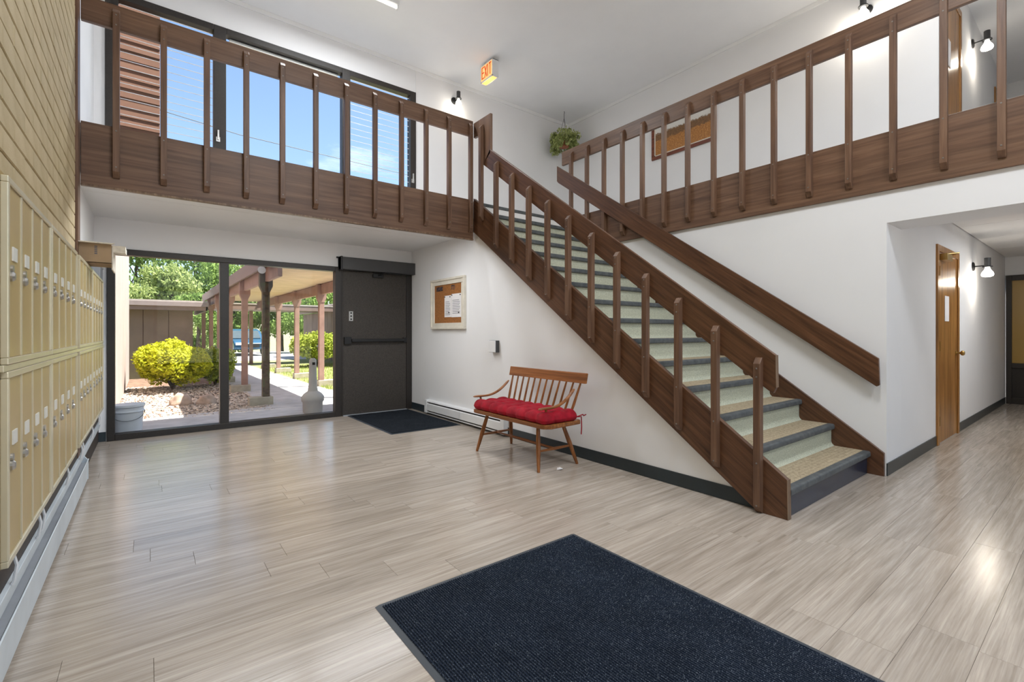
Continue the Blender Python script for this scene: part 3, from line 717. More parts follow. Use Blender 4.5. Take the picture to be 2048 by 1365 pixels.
ring = [j for j in range(W)] + [i * W + NY for i in range(1, NX + 1)] + [NX * W + j for j in range(NY - 1, -1, -1)] + [i * W for i in range(NX - 1, 0, -1)]
fs += [(ring[k], n + ring[k], n + ring[(k + 1) % len(ring)], ring[(k + 1) % len(ring)]) for k in range(len(ring))]
g.add(top + bot, fs); g.build('pad', 'cushion_red', cu, smooth=2)
for yy, s_ in ((2.90, -1), (3.97, 1)):
    G().tube([(2.95, yy, .46), (3.02, yy + s_ * .01, .475), (3.06, yy - s_ * .02, .455), (3.10, yy - s_ * .03, .46)], .005, 6).build('tie', 'cushion_red', cu, smooth=True)
    G().tube([(2.95, yy, .46), (3.03, yy - s_ * .02, .45), (3.045, yy - s_ * .03, .36), (3.04, yy - s_ * .03, .29)], .005, 6).build('tie', 'cushion_red', cu, smooth=True)
# tissue scrap on the floor
g = G().add([(2.80, 2.99, .002), (2.84, 2.96, .012), (2.87, 2.985, .002), (2.83, 3.02, .010), (2.835, 2.99, .022)], [(0, 1, 4), (1, 2, 4), (2, 3, 4), (3, 0, 4), (3, 2, 1, 0)])
tag(g.build('paper_scrap', 'paper', None), 'tiny crumpled white paper scrap on floor by the bench leg', 'litter')

# ------------------------------------------------------------------ mats
def mat(name, x0, x1, y0, y1, matn, edge, ribs_along, label, rib=.011):
    t = thing(name, ((x0 + x1) / 2, (y0 + y1) / 2, 0), label, 'mat')
    G().prism([(x0, .001), (x0 + .02, .006), (x1 - .02, .006), (x1, .001)], 1, y0, y1).build('border', edge, t)
    e = .024; g = G(); n = int((x1 - x0 - 2 * e) / rib)
    vs, fs = [], []
    for i in range(n):
        a = x0 + e + i * rib
        for dx, z in ((0, .007), (rib * .25, .012), (rib * .65, .012), (rib * .9, .007)): vs += [(a + dx, y0 + e, z), (a + dx, y1 - e, z)]
    for i in range(len(vs) // 2 - 1): fs.append((2 * i, 2 * i + 2, 2 * i + 3, 2 * i + 1))
    g.add(vs, fs); o = g.build('ribbed_pile', matn, t); o['kind'] = 'stuff'
mat('floor_mat', .777, 1.996, -.1, 1.982, 'mat_navy', 'mat_edge', 'y', 'large navy ribbed entrance mat with rubber border on plank floor')
mat('door_mat', 2.235, 3.19, 5.20, 6.74, 'mat_charcoal', 'mat_edge', 'y', 'small charcoal ribbed mat in front of the bronze entrance door', .013)

# ------------------------------------------------------------------ corridor doors
d2 = thing('door_2', (7.1, YC, 0), 'oak door in the lower corridor with brass knob', 'door', kind='structure')
g = G().box(6.565, 6.64, YC - .018, YC + .02, 0, 2.13).box(7.575, 7.65, YC - .018, YC + .02, 0, 2.13).box(6.64, 7.575, YC - .018, YC + .02, 2.06, 2.13)
g.build('door_frame', 'oak_door', d2, bevel=.003)
lf = B(6.642, 7.573, YC - .006, YC + .03, .01, 2.058).build('door_leaf', 'oak_door', d2)
G().lathe([(.028, 0), (.028, -.008), (.012, -.012), (.012, -.04), (.028, -.05), (.030, -.065), (.02, -.078)], (7.50, YC - .006, .955), 16, 'y').build('knob', 'brass', d2, smooth=True)
for z in (.25, 1.05, 1.85): B(6.636, 6.655, YC - .022, YC - .006, z - .05, z + .05).build('hinge', 'brass', d2)
g = G().box(6.70, 6.95, YC - .07, YC - .008, 1.97, 2.04).tube([(6.80, YC - .05, 2.04), (6.95, YC - .12, 2.06), (7.12, YC - .03, 2.065)], .009)
g.build('door_closer', 'brass', d2, bevel=.006)
tag(B(6.93, 7.13, YC - .010, YC - .0065, 1.32, 1.60).build('door_notice', 'paper', None), 'white paper notice taped on the lower oak corridor door', 'paper')
d3 = thing('door_3', (11.42, .5, 0), 'dark framed door with amber glass at the corridor end', 'door', kind='structure')
g = G().box(11.40, 11.5, 1.11, YC - .01, 0, 2.15).box(11.40, 11.5, -.95, 1.11, 2.06, 2.15).box(11.40, 11.5, -.95, 1.11, 0, .1).box(11.40, 11.5, -.95, 1.11, .60, .68)
g.build('door_frame', 'bronze', d3, bevel=.004)
B(11.44, 11.46, -.95, 1.11, .1, .60).build('kick_panel', 'bronze', d3)
B(11.44, 11.46, -.95, 1.11, .68, 2.06).build('pane', 'amber_glass', d3)
d4 = thing('door_4', (7.3, YC, ZF), 'oak door in the upper corridor behind the balustrade', 'door', kind='structure')
G().box(6.84, 6.91, YC - .018, YC + .02, ZF, 5.07).box(7.72, 7.79, YC - .018, YC + .02, ZF, 5.07).box(6.91, 7.72, YC - .018, YC + .02, 5.0, 5.07).build('door_frame', 'oak_door', d4, bevel=.003)
B(6.912, 7.718, YC - .006, YC + .03, ZF + .03, 4.998).build('door_leaf', 'oak_door', d4)
tag(B(7.0, 7.22, YC - .010, YC - .0065, 4.2, 4.5).build('door_notice', 'paper', None), 'white paper notice taped on the upper oak door', 'paper')
d5 = thing('door_5', (10.6, YC, ZF), 'far oak door frame at the end of the upper corridor', 'door', kind='structure')
G().box(10.3, 10.38, YC - .018, YC + .02, ZF, 4.98).box(11.2, 11.28, YC - .018, YC + .02, ZF, 4.98).box(10.38, 11.2, YC - .018, YC + .02, 4.90, 4.98).build('door_frame', 'oak_door', d5)
B(10.38, 11.2, YC - .006, YC + .03, ZF + .03, 4.9).build('door_leaf', 'oak_door', d5)

# ------------------------------------------------------------------ wall lamps
def point(parent, loc, watt, r=.04, color=(1, .9, .75)):
    ld = bpy.data.lights.new('lamp_light', 'POINT'); ld.energy = watt; ld.shadow_soft_size = r; ld.color = color
    o = bpy.data.objects.new('lamp_light', ld); COL.objects.link(o); o.parent = parent; o.location = Vector(loc) - parent.location
def sconce(base, nrm, label, flood, watt, arm=.14):
    """base on the wall, nrm = outward axis"""
    b = Vector(base); n = Vector(nrm); t = thing('wall_lamp', base, label, 'lamp', 'bare bulb wall lamps')
    ax = 'x' if abs(n.x) > .5 else 'y'; s_ = n.x + n.y
    G().lathe([(.058, 0), (.058, s_ * .012), (.045, s_ * .02)], b, 20, ax).build('back_plate', 'black_metal', t, smooth=True)
    e = b + n * arm
    G().tube([b + n * .015, e], .008).build('arm', 'black_metal', t, smooth=True)
    G().cyl(e + Vector((0, 0, -.01)), e + Vector((0, 0, .10)), .032).build('socket', 'dark_grey', t, smooth=True)
    G().cyl(e + Vector((0, 0, -.02)), e + Vector((0, 0, -.01)), .05).build('shade_ring', 'black_metal', t, smooth=True)
    if flood: pr = [(.022, -.02), (.03, -.05), (.055, -.09), (.062, -.115), (.055, -.135), (.03, -.145)]
    else: pr = [(.018, -.02), (.022, -.04), (.043, -.07), (.050, -.10), (.043, -.13), (.02, -.147)]
    G().lathe(pr, e, 20).build('bulb', 'bulb', t, smooth=2)
    point(t, e + Vector((0, 0, -.19)), watt)
sconce((4.03, YB, 5.06), (0, -1, 0), 'black wall lamp with round bulb beside the upper windows', False, 3.5)
sconce((XU, 1.82, 4.985), (-1, 0, 0), 'black wall lamp with flood bulb on the gallery wall past the picture', True, 11)
sconce((8.54, YC, 4.98), (0, -1, 0), 'black wall lamp with flood bulb in the upper corridor', True, 9)
sconce((8.57, YC, 2.06), (0, -1, 0), 'black wall lamp with flood bulb beyond the lower oak door', True, 10)

# ------------------------------------------------------------------ ceiling tubes
def tube_light(x0, x1, y, label, watt, size_y=.12, ZC=ZC, dz=.09, k=1.0):
    t = thing('ceiling_light', ((x0 + x1) / 2, y, ZC - dz), label, 'light', 'ceiling tube lights')
    G().prism([(y - .05, ZC - .001), (y + .05, ZC - .001), (y + .035, ZC - .035 * k), (y - .035, ZC - .035 * k)], 0, x0, x1).build('housing', 'white_metal', t)
    G().cyl((x0 + .02, y, ZC - .055 * k), (x1 - .02, y, ZC - .055 * k), .02 * k, None, 12).build('tube', 'tube', t, smooth=True)
    for x in (x0, x1 - .02): B(x, x + .02, y - .025, y + .025, ZC - .08 * k, ZC - .03 * k).build('end_cap', 'white_metal', t)
    ld = bpy.data.lights.new('tube_area', 'AREA'); ld.shape = 'RECTANGLE'; ld.size = x1 - x0; ld.size_y = size_y; ld.energy = watt; ld.color = (.93, .965, 1)
    o = bpy.data.objects.new('tube_area', ld); COL.objects.link(o); o.parent = t; o.location = (0, 0, .0)
tube_light(1.28, 2.50, 5.60, 'slim white ceiling tube light above the gallery by the upper windows', KEY_W)
tube_light(1.3, 2.52, .6, 'added fill tube light straight above the large navy mat', FILL_W, .3)  # added lamp out of view, brightens the lobby
tube_light(5.2, 6.4, .5, 'added fill tube light over the gallery above the corridor opening', 26, .3)  # added out of frame to lift the upper right gallery and ceiling
tube_light(7.0, 8.2, .1, 'ceiling tube light in the lower corridor opposite the oak door', 26, .3, ZE - .012)
tube_light(1.3, 2.52, -1.8, 'added fill tube light near the wall behind the viewpoint', FILL_W, .3)  # unseen extra fill from behind the camera

tube_light(.0, 1.2, 5.09, 'added fill tube light hidden behind the gallery fascia over the entry', ENTRY_W, .08, ZE - .012, .05, .55)  # added lamp, hidden by the fascia, brightens the area below the gallery
tube_light(1.35, 2.55, 5.09, 'added fill tube light towards the door mat hidden behind the gallery fascia', ENTRY_W, .08, ZE - .012, .05, .55)  # second added entry fill, also out of sight
# exit sign
ex = thing('exit_sign', (4.14, 5.94, 5.06), 'glowing orange exit sign hanging under the ceiling', 'exit sign')
ex_y0, ex_y1, ex_z0, ex_z1, ex_x0, ex_x1 = 5.775, 6.10, 5.07, 5.33, 4.09, 4.20
g = G().box(ex_x0 + .0065, ex_x1 - .001, ex_y0 + .0205, ex_y1 - .0125, ex_z0 + .03, ex_z1 - .0125).box(ex_x0, ex_x1, ex_y0, ex_y0 + .02, ex_z0, ex_z1).box(ex_x0, ex_x1, ex_y1 - .012, ex_y1, ex_z0, ex_z1).box(ex_x0, ex_x1, ex_y0, ex_y1, ex_z1 - .012, ex_z1).box(ex_x0, ex_x0 + .012, ex_y0, ex_y1, ex_z0, ex_z0 + .02).box(ex_x1 - .012, ex_x1, ex_y0, ex_y1, ex_z0, ex_z0 + .02)
g.build('housing', 'white_metal', ex, bevel=.003)
B(4.12, 4.17, 5.90, 5.98, ex_z1, ZC).build('canopy', 'white_metal', ex)
B(ex_x0 + .002, ex_x0 + .006, ex_y0 + .02, ex_y1 - .012, ex_z0 + .03, ex_z1 - .012).build('face', 'exit_glow', ex)
B(ex_x0 + .012, ex_x1 - .012, ex_y0 + .02, ex_y1 - .012, ex_z0 + .012, ex_z0 + .022).build('down_lens', 'exit_lens', ex)
z0, z1 = ex_z0 + .05, ex_z1 - .03; lw = .058; sx0, sx1 = ex_x0 - .001, ex_x0 + .002; sw = .017
def bar(g, a, b, wd=sw):
    (y0, q0), (y1, q1) = a, b; d = math.hypot(y1 - y0, q1 - q0); nx, nz_ = -(q1 - q0) / d * wd / 2, (y1 - y0) / d * wd / 2
    g.prism([(y0 + nx, q0 + nz_), (y1 + nx, q1 + nz_), (y1 - nx, q1 - nz_), (y0 - nx, q0 - nz_)], 0, sx0, sx1)
yy = 6.06
for chn in 'EXIT':
    g = G()
    if chn == 'E':
        bar(g, (yy, z0), (yy, z1)); [bar(g, (yy, q), (yy - lw, q)) for q in (z0 + .006, (z0 + z1) / 2, z1 - .006)]
    if chn == 'X': bar(g, (yy, z0), (yy - lw, z1)); bar(g, (yy, z1), (yy - lw, z0))
    if chn == 'I': bar(g, (yy - .012, z0), (yy - .012, z1))
    if chn == 'T': bar(g, (yy - lw / 2, z0), (yy - lw / 2, z1)); bar(g, (yy, z1 - .006), (yy - lw, z1 - .006))
    g.build('letter', 'exit_letter', ex); yy -= (lw + .014) if chn != 'I' else .042
point(ex, (4.14, 5.94, 5.02), .5, .03, (1, .6, .25))

# framed picture
pc = thing('framed_picture', (XU, 4.23, 4.06), 'framed autumn field landscape print on the gallery wall', 'picture')
pa, pb_, qa, qb = 3.675, 4.796, 4.065, 4.80
g = G().box(XU - .03, XU - .001, pa, pb_, qa, qa + .05).box(XU - .03, XU - .001, pa, pb_, qb - .05, qb).box(XU - .03, XU - .001, pa, pa + .05, qa + .05, qb - .05).box(XU - .03, XU - .001, pb_ - .05, pb_, qa + .05, qb - .05)
g.build('frame', 'picture_frame', pc, bevel=.004)
g = G(); a, b, c, d = pa + .05, pb_ - .05, qa + .05, qb - .05
g.box(XU - .02, XU - .008, a, b, c, c + .018).box(XU - .02, XU - .008, a, b, d - .018, d).box(XU - .02, XU - .008, a, a + .018, c, d).box(XU - .02, XU - .008, b - .018, b, c, d).build('liner', 'cream_frame', pc)
B(XU - .012, XU - .001, a, b, c, d).build('print', 'landscape_print', pc)

# ------------------------------------------------------------------ foliage tools
def leaf_cloud(g, n, fn, size, flat=.35, seed=1, tri=False):
    rnd = random.Random(seed)
    for _ in range(n):
        p = Vector(fn(rnd)); s_ = size * rnd.uniform(.6, 1.3)
        e = Euler((rnd.uniform(-1, 1) * PI, rnd.uniform(-1, 1) * flat * PI, rnd.uniform(-PI, PI))).to_matrix()
        a, b = e @ Vector((s_, 0, 0)), e @ Vector((0, s_ * .55, 0)); c = e @ Vector((0, 0, s_ * .18))
        g.add([p - a, p - b * .9 + c, p + a, p + b * .9 + c], [(0, 1, 2, 3)])
def blob_fn(blobs, shell=.75):
    def fn(r):
        c, rad = blobs[r.randrange(len(blobs))]
        while True:
            d = Vector((r.gauss(0, 1), r.gauss(0, 1), r.gauss(0, 1)))
            if d.length > .01: break
        d.normalize(); k = r.uniform(shell, 1.0) if r.random() < .8 else r.uniform(.3, shell)
        return (c[0] + d.x * rad[0] * k, c[1] + d.y * rad[1] * k, c[2] + d.z * rad[2] * k)
    return fn

# hanging plant
hp = thing('hanging_plant', (6.23, 6.42, 4.45), 'trailing green plant hanging from the ceiling in the gallery corner', 'plant')
pcx, pcy, pcz = 6.20, 6.42, 4.80
G().lathe([(.06, -.12), (.09, -.11), (.12, .02), (.125, .05), (.11, .05), (.10, .0)], (pcx, pcy, pcz), 18).build('pot', 'terracotta', hp, smooth=True)
for k in range(3):
    t = k * 2.1; G().tube([(pcx + .115 * math.cos(t), pcy + .115 * math.sin(t), pcz + .04), (pcx, pcy, 5.24)], .003, 5).build('hanger_wire', 'wire_dark', hp)
G().tube([(pcx, pcy, 5.24), (pcx, pcy, 5.33), (pcx + .012, pcy, 5.34), (pcx, pcy, ZC)], .005, 6).build('hook', 'wire_dark', hp)
g = G(); rr = random.Random(5); bl = [((pcx, pcy, pcz + .11), (.22, .22, .16))]
for k in range(16):
    t = k / 16 * 2 * PI; R_ = rr.uniform(.16, .24); bl.append(((pcx + R_ * math.cos(t), pcy + R_ * math.sin(t), pcz + rr.uniform(-.12, .06)), (.10, .10, rr.uniform(.09, .17))))
leaf_cloud(g, 3400, blob_fn(bl, .6), .024, .5, 4); g.build('foliage', 'leaf_ivy', hp)

# ------------------------------------------------------------------ outdoors
GZ = -.03
def out(name, g, mat, label, cat, kind=None, **k):
    return tag(g.build(name, mat, None, **k), label, cat, None, kind)
out('landing', G().prism([(-2, YB + .1), (5.5, YB + .1), (5.5, 8.5), (1.3, 8.6), (-2, 8.2)], 2, GZ - .25, GZ), 'concrete', 'smooth grey concrete landing outside the entrance glazing', 'paving', 'structure')
wk = tag(G().prism([(1.55, 8.45), (5.5, 8.4), (5.5, 10.2), (3.05, 10.4), (2.95, 16), (2.9, 34), (1.45, 34), (1.5, 16)], 2, GZ - .25, GZ - .004).build('walkway', 'concrete'), 'pale concrete walkway below the timber canopy', 'paving', None, 'structure')
out('gravel_bed', B(-2, 1.62, 8.1, 16, GZ - .25, GZ - .02), 'soil', 'bare soil under the gravel bed beside the walkway', 'ground', 'structure')
lw_ = out('lawn', B(2.9, 34, 9.9, 23, GZ - .3, GZ - .015), 'lawn_soil', 'sunlit lawn ground right of the canopy walkway', 'lawn', 'structure')
out('driveway', B(-30, 40, 23, 33.5, GZ - .32, GZ - .04), 'asphalt', 'pale asphalt drive beyond the canopy', 'paving', 'structure')
out('bounce_ground', B(-20, 30, -30, YFR - .16, GZ - .3, GZ), 'concrete', 'unseen concrete ground added to bounce sun through the added window wall', 'paving', 'structure')  # unseen slab added for sunlit bounce into the lobby
out('ground', B(-60, 60, 6.9, 90, GZ - .6, GZ - .33), 'lawn_soil', 'grassy ground below the distant trees', 'ground', 'structure')
# gravel stones
rnd = random.Random(11); g = G()
ico = bmesh.new(); bmesh.ops.create_icosphere(ico, subdivisions=1, radius=1); IV = [v.co.copy() for v in ico.verts]; IF = [tuple(v.index for v in f.verts) for f in ico.faces]; ico.free()
for _ in range(5200):
    y = 8.25 + 5.2 * rnd.random() ** 1.5; x = rnd.uniform(-.4, 1.6); s_ = rnd.uniform(.014, .04)
    e = Euler((rnd.random() * 6, rnd.random() * 6, rnd.random() * 6)).to_matrix(); sc = (s_, s_ * rnd.uniform(.6, 1), s_ * rnd.uniform(.35, .6))
    g.add([Vector((x, y, GZ - .012)) + (Euler((0, 0, rnd.random() * 6)).to_matrix() @ Vector((p.x * sc[0], p.y * sc[1], p.z * sc[2]))) for p in IV], IF)
out('gravel', g, 'gravel_stone', 'loose tan river gravel around the shrubs and boulders', 'gravel', 'stuff')
# grass blades
g = G()
for _ in range(16000):
    y = 9.95 + 9 * rnd.random() ** 1.6; x = rnd.uniform(3.05, 6.4); h = rnd.uniform(.03, .07); a = rnd.random() * 6.28; q = rnd.uniform(-.03, .03)
    g.add([(x - .006 * math.cos(a), y - .006 * math.sin(a), GZ - .016), (x + .006 * math.cos(a), y + .006 * math.sin(a), GZ - .016), (x + q, y + q, GZ + h)], [(0, 1, 2)])
out('grass_blades', g, 'grass', 'short grass blades on the sunlit lawn by the walkway', 'grass', 'stuff')
# boulders
def boulder(c, r, seed, label):
    g = G(); bm = bmesh.new(); bmesh.ops.create_icosphere(bm, subdivisions=3, radius=1)
    for v in bm.verts:
        d = 1 + .35 * mnoise.noise(v.co * 1.3 + Vector((seed, 0, 0))) + .1 * mnoise.noise(v.co * 4); v.co = Vector((v.co.x * r[0] * d, v.co.y * r[1] * d, max(-.35, v.co.z) * r[2] * d))
    g.add([v.co + Vector(c) for v in bm.verts], [tuple(v.index for v in f.verts) for f in bm.faces]); bm.free()
    out('boulder', g, 'stone_boulder', label, 'rock', smooth=2)
boulder((.42, 9.75, GZ + .03), (.16, .13, .16), 1.3, 'pale angular boulder in the gravel bed')
boulder((.78, 9.65, GZ + .03), (.14, .13, .12), 5.1, 'rounded reddish boulder beside the pale one')
# bucket
bk = thing('bucket', (-.20, 7.19, GZ), 'white plastic bucket with wire handle standing on the landing', 'bucket')
bc = (-.20, 7.19, GZ)
G().lathe([(.13, 0), (.152, .36), (.146, .36), (.126, .01)], bc, 28).build('pail', 'bucket_white', bk, smooth=True)
G().lathe([(.150, .285), (.160, .29), (.160, .30), (.152, .31)], bc, 28).lathe([(.152, .345), (.164, .35), (.164, .375), (.146, .375)], bc, 28).build('rim', 'bucket_white', bk, smooth=True)
G().tube([(bc[0] + .158 * math.cos(t), bc[1] - .158 * abs(math.sin(t)) * 1.02, GZ + .285 - .09 * math.sin(t)) for t in [i / 12 * PI for i in range(13)]], .003, 5).build('handle', 'wire_dark', bk)
# smokers' post
ap = thing('ash_receptacle', (1.98, 7.55, GZ), 'beige plastic cigarette receptacle with tall neck on the landing', 'ash bin')
ac = (1.98, 7.55, GZ)
G().lathe([(.13, 0), (.14, .02), (.145, .16), (.16, .18), (.165, .24), (.13, .29), (.075, .33)], ac, 24).build('base', 'ash_beige', ap, smooth=True)
G().lathe([(.075, .32), (.060, .42), (.052, .75), (.05, .80), (.03, .83)], ac, 20).build('neck', 'ash_beige', ap, smooth=True)
B(ac[0] - .02, ac[0] + .02, ac[1] - .056, ac[1] - .045, GZ + .73, GZ + .77).build('slot', 'black', ap)

# canopy
cp = thing('walkway_canopy', (2.35, 9, GZ), 'long brown timber canopy over the entrance walkway', 'canopy')
XP0, XP1 = 1.58, 3.12; YP = [8.95 + 2.25 * k for k in range(5)]; ZB0, ZB1 = 2.06, 2.30
YE0, YE1 = 7.9, 19.2
for xp in (XP0, XP1):
    B(xp - .02, xp + .045, YE0, YE1, ZB0, ZB1 - .01).build('beam', 'post_brown', cp, bevel=.004)
for xe, s_ in ((1.44, 1), (3.26, -1)):
    B(min(xe, xe + .035 * s_), max(xe, xe + .035 * s_), YE0 - .1, YE1 + .1, ZB1 - .06, ZB1 + .17).build('fascia', 'fascia_brown', cp)
wd = .14; y = YE0; k = 0
while y < YE1:
    G().box(1.476, 3.224, y + .002, min(y + wd, YE1) - .002, ZB1, ZB1 + .02).build('soffit_board', 'soffit', cp); y += wd
B(1.45, 3.25, YE0 - .05, YE1 + .05, ZB1 + .03, ZB1 + .16).build('roof', 'roofing', cp)
for xp in (XP0, XP1):
    for k, yp in enumerate(YP):
        mt = 'post_mossy' if (k == 0 and xp == XP0) else 'post_brown'
        s_ = .055
        p = G().box(xp - s_, xp + s_, yp - s_, yp + s_, GZ, 2.0).build('post', mt, cp, bevel=.004)
        G().prism([(xp - s_, 1.88), (xp + s_, 1.88), (xp + .10, 1.98), (xp + .10, ZB1 - .02), (xp - .10, ZB1 - .02), (xp - .10, 1.98)], 1, yp - .062, yp + .062).build('bracket', mt, p, bevel=.004)
        B(xp - (.26 if xp == XP0 else .08), xp + (.10 if xp == XP0 else .34), yp - .11, yp + .11, GZ - .02, GZ + .13).build('footing', 'block_concrete', p, bevel=.008)
# flood lamp under the eave
fl = thing('flood_lamp', (1.45, 8.5, 2.2), 'small outdoor flood lamp fixed under the canopy eave', 'lamp')
G().cyl((1.45, 8.5, 2.29), (1.45, 8.45, 2.22), .03, .035).build('mount', 'wire_dark', fl, smooth=True)
G().cyl((1.45, 8.45, 2.22), (1.42, 8.36, 2.19), .035, .06).build('head', 'white_metal', fl, smooth=True)
# path light
pl = thing('path_light', (4.05, 14.6, GZ), 'small black garden lantern on the lawn', 'lamp')
G().cyl((4.05, 14.6, GZ), (4.05, 14.6, .62), .03).build('stake', 'black_metal', pl, smooth=True)
G().lathe([(.05, .62), (.10, .66), (.08, .76), (.13, .77), (.02, .86)], (4.05, 14.6, 0), 12).build('lantern_head', 'dark_grey', pl, smooth=True)

# building wing left and shed blocks
wgl = thing('building_wing', (-.6, 10.5, GZ), 'brown sided wing wall left of the entrance glazing', 'building')
for k in range(28):
    y0 = YB + .2 + k * .3
    G().box(-.46, -.405, y0 + .006, y0 + .294, GZ, 3.25).build('siding_panel', 'wing_siding', wgl)
B(-1.2, -.46, YB + .2, 15.4, GZ, 3.25).build('wall_core', 'siding_brown', wgl)
up = thing('upper_wing', (-.5, 8, 3.3), 'orange brown lap sided upper wing outside the upper window', 'building')
for k in range(22):
    z = 3.3 + k * .12
    G().prism([(7.612, z), (7.63, z), (7.63, z + .119), (7.622, z + .119)], 0, -2.5, .11).build('lap_board', 'siding_orange', up)
B(-2.5, .11, 7.63, 8.8, 3.3, 5.95).build('wall_core', 'siding_orange', up)
tag(B(-.6, 7.2, YB + .2, YB + .45, ZC + .1, ZC + .5).build('roof_edge', 'fascia_brown'), 'brown roof edge board above the upper windows outside', 'roof', None, 'structure')
def shed(x0, x1, y0, y1, h, name, label, ovh=.35):
    t = thing(name, ((x0 + x1) / 2, (y0 + y1) / 2, GZ), label, 'building')
    B(x0 + .02, x1 - .02, y0 + .02, y1, GZ - .3, h).build('wall_core', 'siding_brown', t)
    n = max(1, round((x1 - x0) / .6)); dx = (x1 - x0) / n
    for k in range(n): B(x0 + k * dx + .01, x0 + (k + 1) * dx - .01, y0, y0 + .02, GZ - .3, h).build('siding_panel', 'siding_brown', t)
    n = max(1, round((y1 - y0) / .6)); dy = (y1 - y0) / n
    for k in range(n):
        B(x0, x0 + .02, y0 + k * dy + .01, y0 + (k + 1) * dy - .01, GZ - .3, h).build('siding_panel', 'siding_brown', t)
        B(x1 - .02, x1, y0 + k * dy + .01, y0 + (k + 1) * dy - .01, GZ - .3, h).build('siding_panel', 'siding_brown', t)
    G().box(x0 - ovh, x1 + ovh, y0 - ovh, y0 - ovh + .05, h - .02, h + .22).box(x0 - ovh, x0 - ovh + .05, y0 - ovh, y1, h - .02, h + .22).box(x1 + ovh - .05, x1 + ovh, y0 - ovh, y1, h - .02, h + .22).build('eave_fascia', 'fascia_brown', t)
    B(x0 - ovh - .02, x1 + ovh + .02, y0 - ovh - .04, y0 - ovh, h + .10, h + .22).build('gutter', 'gutter', t)
    B(x0 - ovh, x1 + ovh, y0 - ovh, y1 + ovh, h + .22, h + .27).build('roof', 'roofing', t)
    return t
shed(-5.5, 1.05, 17.2, 21.5, 1.86, 'garage', 'low brown garage block behind the yellow shrub')
sh = shed(6.35, 16, 17.0, 26, 2.1, 'garage', 'low brown garage block behind the lawn right of the canopy')
for y in (17.9, 19.4):
    G().cyl((6.3, y, 1.75), (6.15, y - .1, 1.62), .09, .05).build('wall_spot', 'dark_grey', sh, smooth=True)
# cross canopy roof at the end
cx = thing('cross_canopy', (4, 19.6, GZ), 'low flat cross canopy joining the walkway to the right garage', 'canopy')
B(1.45, 5.9, 19.35, 21, 2.02, 2.2).build('fascia', 'fascia_brown', cx); B(1.42, 5.95, 19.34, 21.1, 2.2, 2.25).build('roof', 'roofing', cx)
for xp in (1.58, 3.12): B(xp - .06, xp + .06, 20.5, 20.62, GZ - .3, 2.02).build('post', 'post_brown', cx)

# shrubs
def shrub(c, r, n, mat, label, seed, lf=.045, name='shrub'):
    t = thing(name, (c[0], c[1], GZ), label, 'shrub'); rr = random.Random(seed); bl = []
    for k in range(26):
        a = rr.random() * 6.28; q = rr.random() ** .5; bl.append(((c[0] + math.cos(a) * q * r[0] * .72, c[1] + math.sin(a) * q * r[1] * .72, GZ + r[2] * (.45 + rr.uniform(-.12, .28) * (1.1 - q * .6))), (r[0] * .34, r[1] * .34, r[2] * rr.uniform(.22, .32))))
    g = G(); leaf_cloud(g, n, blob_fn(bl, .7), lf, .3, seed); g.build('foliage', mat, t)
    g = G()
    for k in range(7):
        a = rr.random() * 6.28; g.tube([(c[0], c[1], GZ), (c[0] + math.cos(a) * r[0] * .4, c[1] + math.sin(a) * r[1] * .4, GZ + r[2] * .5)], .02, 5)
    g.build('stems', 'bark', t)
shrub((.40, 12.4), (.74, .95, 1.10), 17000, 'leaf_shrub', 'bushy yellow green juniper shrub in the gravel bed', 21, .042)
shrub((1.22, 12.9), (.46, .55, .95), 9000, 'leaf_shrub_green', 'shaded green juniper shrub beside the canopy posts', 22, .042)
shrub((4.75, 17.6), (.95, .9, 1.45), 9000, 'leaf_shrub_green', 'sunny round shrub in front of the right garage', 23, .05)

# car
car = thing('car', (0, 0, 0), 'blue parked car seen between the canopy posts', 'car')
prof = [(0, .35), (.02, .62), (.25, .78), (1.0, .86), (1.55, 1.28), (2.0, 1.40), (2.9, 1.40), (3.5, 1.25), (3.95, .92), (4.3, .86), (4.38, .5), (4.3, .32), (3.9, .28), (.4, .28)]
cx_, cy_ = -2.19, 0
G().prism([(cx_ + x, GZ + z) for x, z in prof], 1, cy_ - .85, cy_ + .85).build('body', 'car_blue', car, bevel=.05)
G().prism([(cx_ + x, GZ + z) for x, z in [(1.15, .92), (1.6, 1.27), (2.02, 1.35), (2.85, 1.35), (3.42, 1.21), (3.8, .94)]], 1, cy_ - .862, cy_ + .862).build('windows', 'car_glass', car)
G().prism([(cx_ + 1.06, GZ + .90), (cx_ + 1.56, GZ + 1.28), (cx_ + 1.50, GZ + 1.30), (cx_ + 1.0, GZ + .90)], 1, cy_ - .7, cy_ + .7).build('windscreen', 'car_glass', car)
for yy in (-.62, .62): B(cx_ - .02, cx_ + .06, yy - .16, yy + .16, GZ + .55, GZ + .68).build('headlight', 'white_metal', car)
B(cx_ - .03, cx_ + .02, -.35, .35, GZ + .42, GZ + .6).build('grille', 'black', car)
for x in (.85, 3.5):
    for y in (cy_ - .8, cy_ + .8): G().cyl((cx_ + x, y - .1, GZ + .30), (cx_ + x, y + .1, GZ + .30), .31, None, 20).build('wheel', 'tyre', car, smooth=True)

car.location = (4.05, 30.2, 0); car.rotation_euler = (0, 0, PI / 2 + .12)
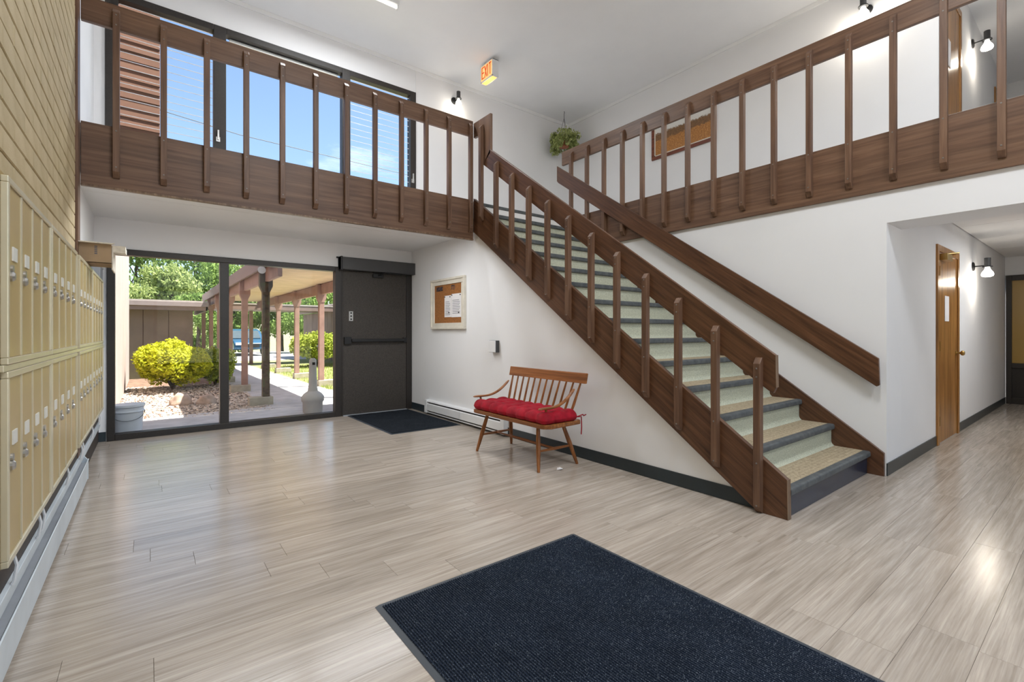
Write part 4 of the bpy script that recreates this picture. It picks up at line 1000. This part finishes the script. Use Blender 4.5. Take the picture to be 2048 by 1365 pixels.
# trees
def tree(x, y, h, r, n, mat, label, seed, lf=.13, bare=.3, trunk=.12):
    t = thing('tree', (x, y, GZ - .3), label, 'tree', 'trees beyond the garages'); rr = random.Random(seed); bl = []
    for k in range(22):
        a = rr.random() * 6.28; q = rr.random() ** .6; zz = rr.uniform(bare, 1.0); taper = 1 - .55 * abs(zz - .55) / .45
        bl.append(((x + math.cos(a) * q * r * taper, y + math.sin(a) * q * r * taper, h * zz * .93), (r * .36, r * .36, r * .3)))
    g = G(); leaf_cloud(g, n, blob_fn(bl, .55), lf, .5, seed); g.build('crown', mat, t)
    g = G().tube([(x, y, GZ - .35), (x + rr.uniform(-.1, .1), y, h * .4), (x + rr.uniform(-.2, .2), y, h * .92)], .1, 8, radii=[trunk, trunk * .7, trunk * .2])
    for k in range(8):
        c = bl[k][0]; z = h * rr.uniform(.3, .7); g.tube([(x, y, z), ((x + c[0]) / 2, (y + c[1]) / 2, (z + c[2]) / 2 + .1), c], .03, 5, radii=[trunk * .35, trunk * .2, .01])
    g.build('trunk', 'bark', t)
NEAR = ['behind the garage by the yellow shrub', 'behind the parked blue car', 'behind the garage by the lawn']
KIND = ['dense green tree ', 'pale yellow green tree ']
for i, (x, y, h, r, n, k, lf) in enumerate([(-3.6, 30, 5.6, 2.2, 4200, 1, .12), (-.6, 34, 8.0, 2.4, 5200, 0, .13), (2.4, 36, 8.2, 2.6, 5600, 0, .13), (1.0, 31, 4.8, 1.9, 4600, 1, .12), (5.2, 38, 8.4, 2.4, 3600, 1, .13), (7.4, 36, 6.4, 2.5, 5200, 0, .13),
        (4.4, 35.5, 4.4, 2.0, 6000, 0, .12), (9.8, 34, 5.0, 2.3, 5200, 0, .13), (12.6, 36, 7.0, 2.6, 5200, 0, .14), (14.6, 32, 6.0, 2.3, 5200, 1, .14), (18.0, 34, 7.4, 2.7, 5000, 1, .14), (1.9, 28.2, 3.0, 1.3, 4200, 0, .1), (7.6, 31, 3.4, 1.7, 4600, 0, .1), (11.4, 30, 3.4, 1.8, 3800, 0, .11), (-6.6, 33, 6.5, 2.4, 3500, 0, .14)]):
    where = 0 if x < 2.5 else (1 if x < 8 else 2)
    tree(x, y, h, r, n, 'leaf_pale' if k else 'leaf_tree', ('tall ' if h > 5 else 'low ') + KIND[k] + NEAR[where], 40 + i, lf, .12 if h < 5 else .25)
# hazy overhead wire
tag(G().tube([(-6, 30, 13.2), (4, 30, 12.2), (16, 30, 12.0), (30, 30, 13.0)], .02, 5).build('overhead_wire', 'wire_dark'), 'thin overhead utility wire crossing the sky outside the upper window', 'wire')
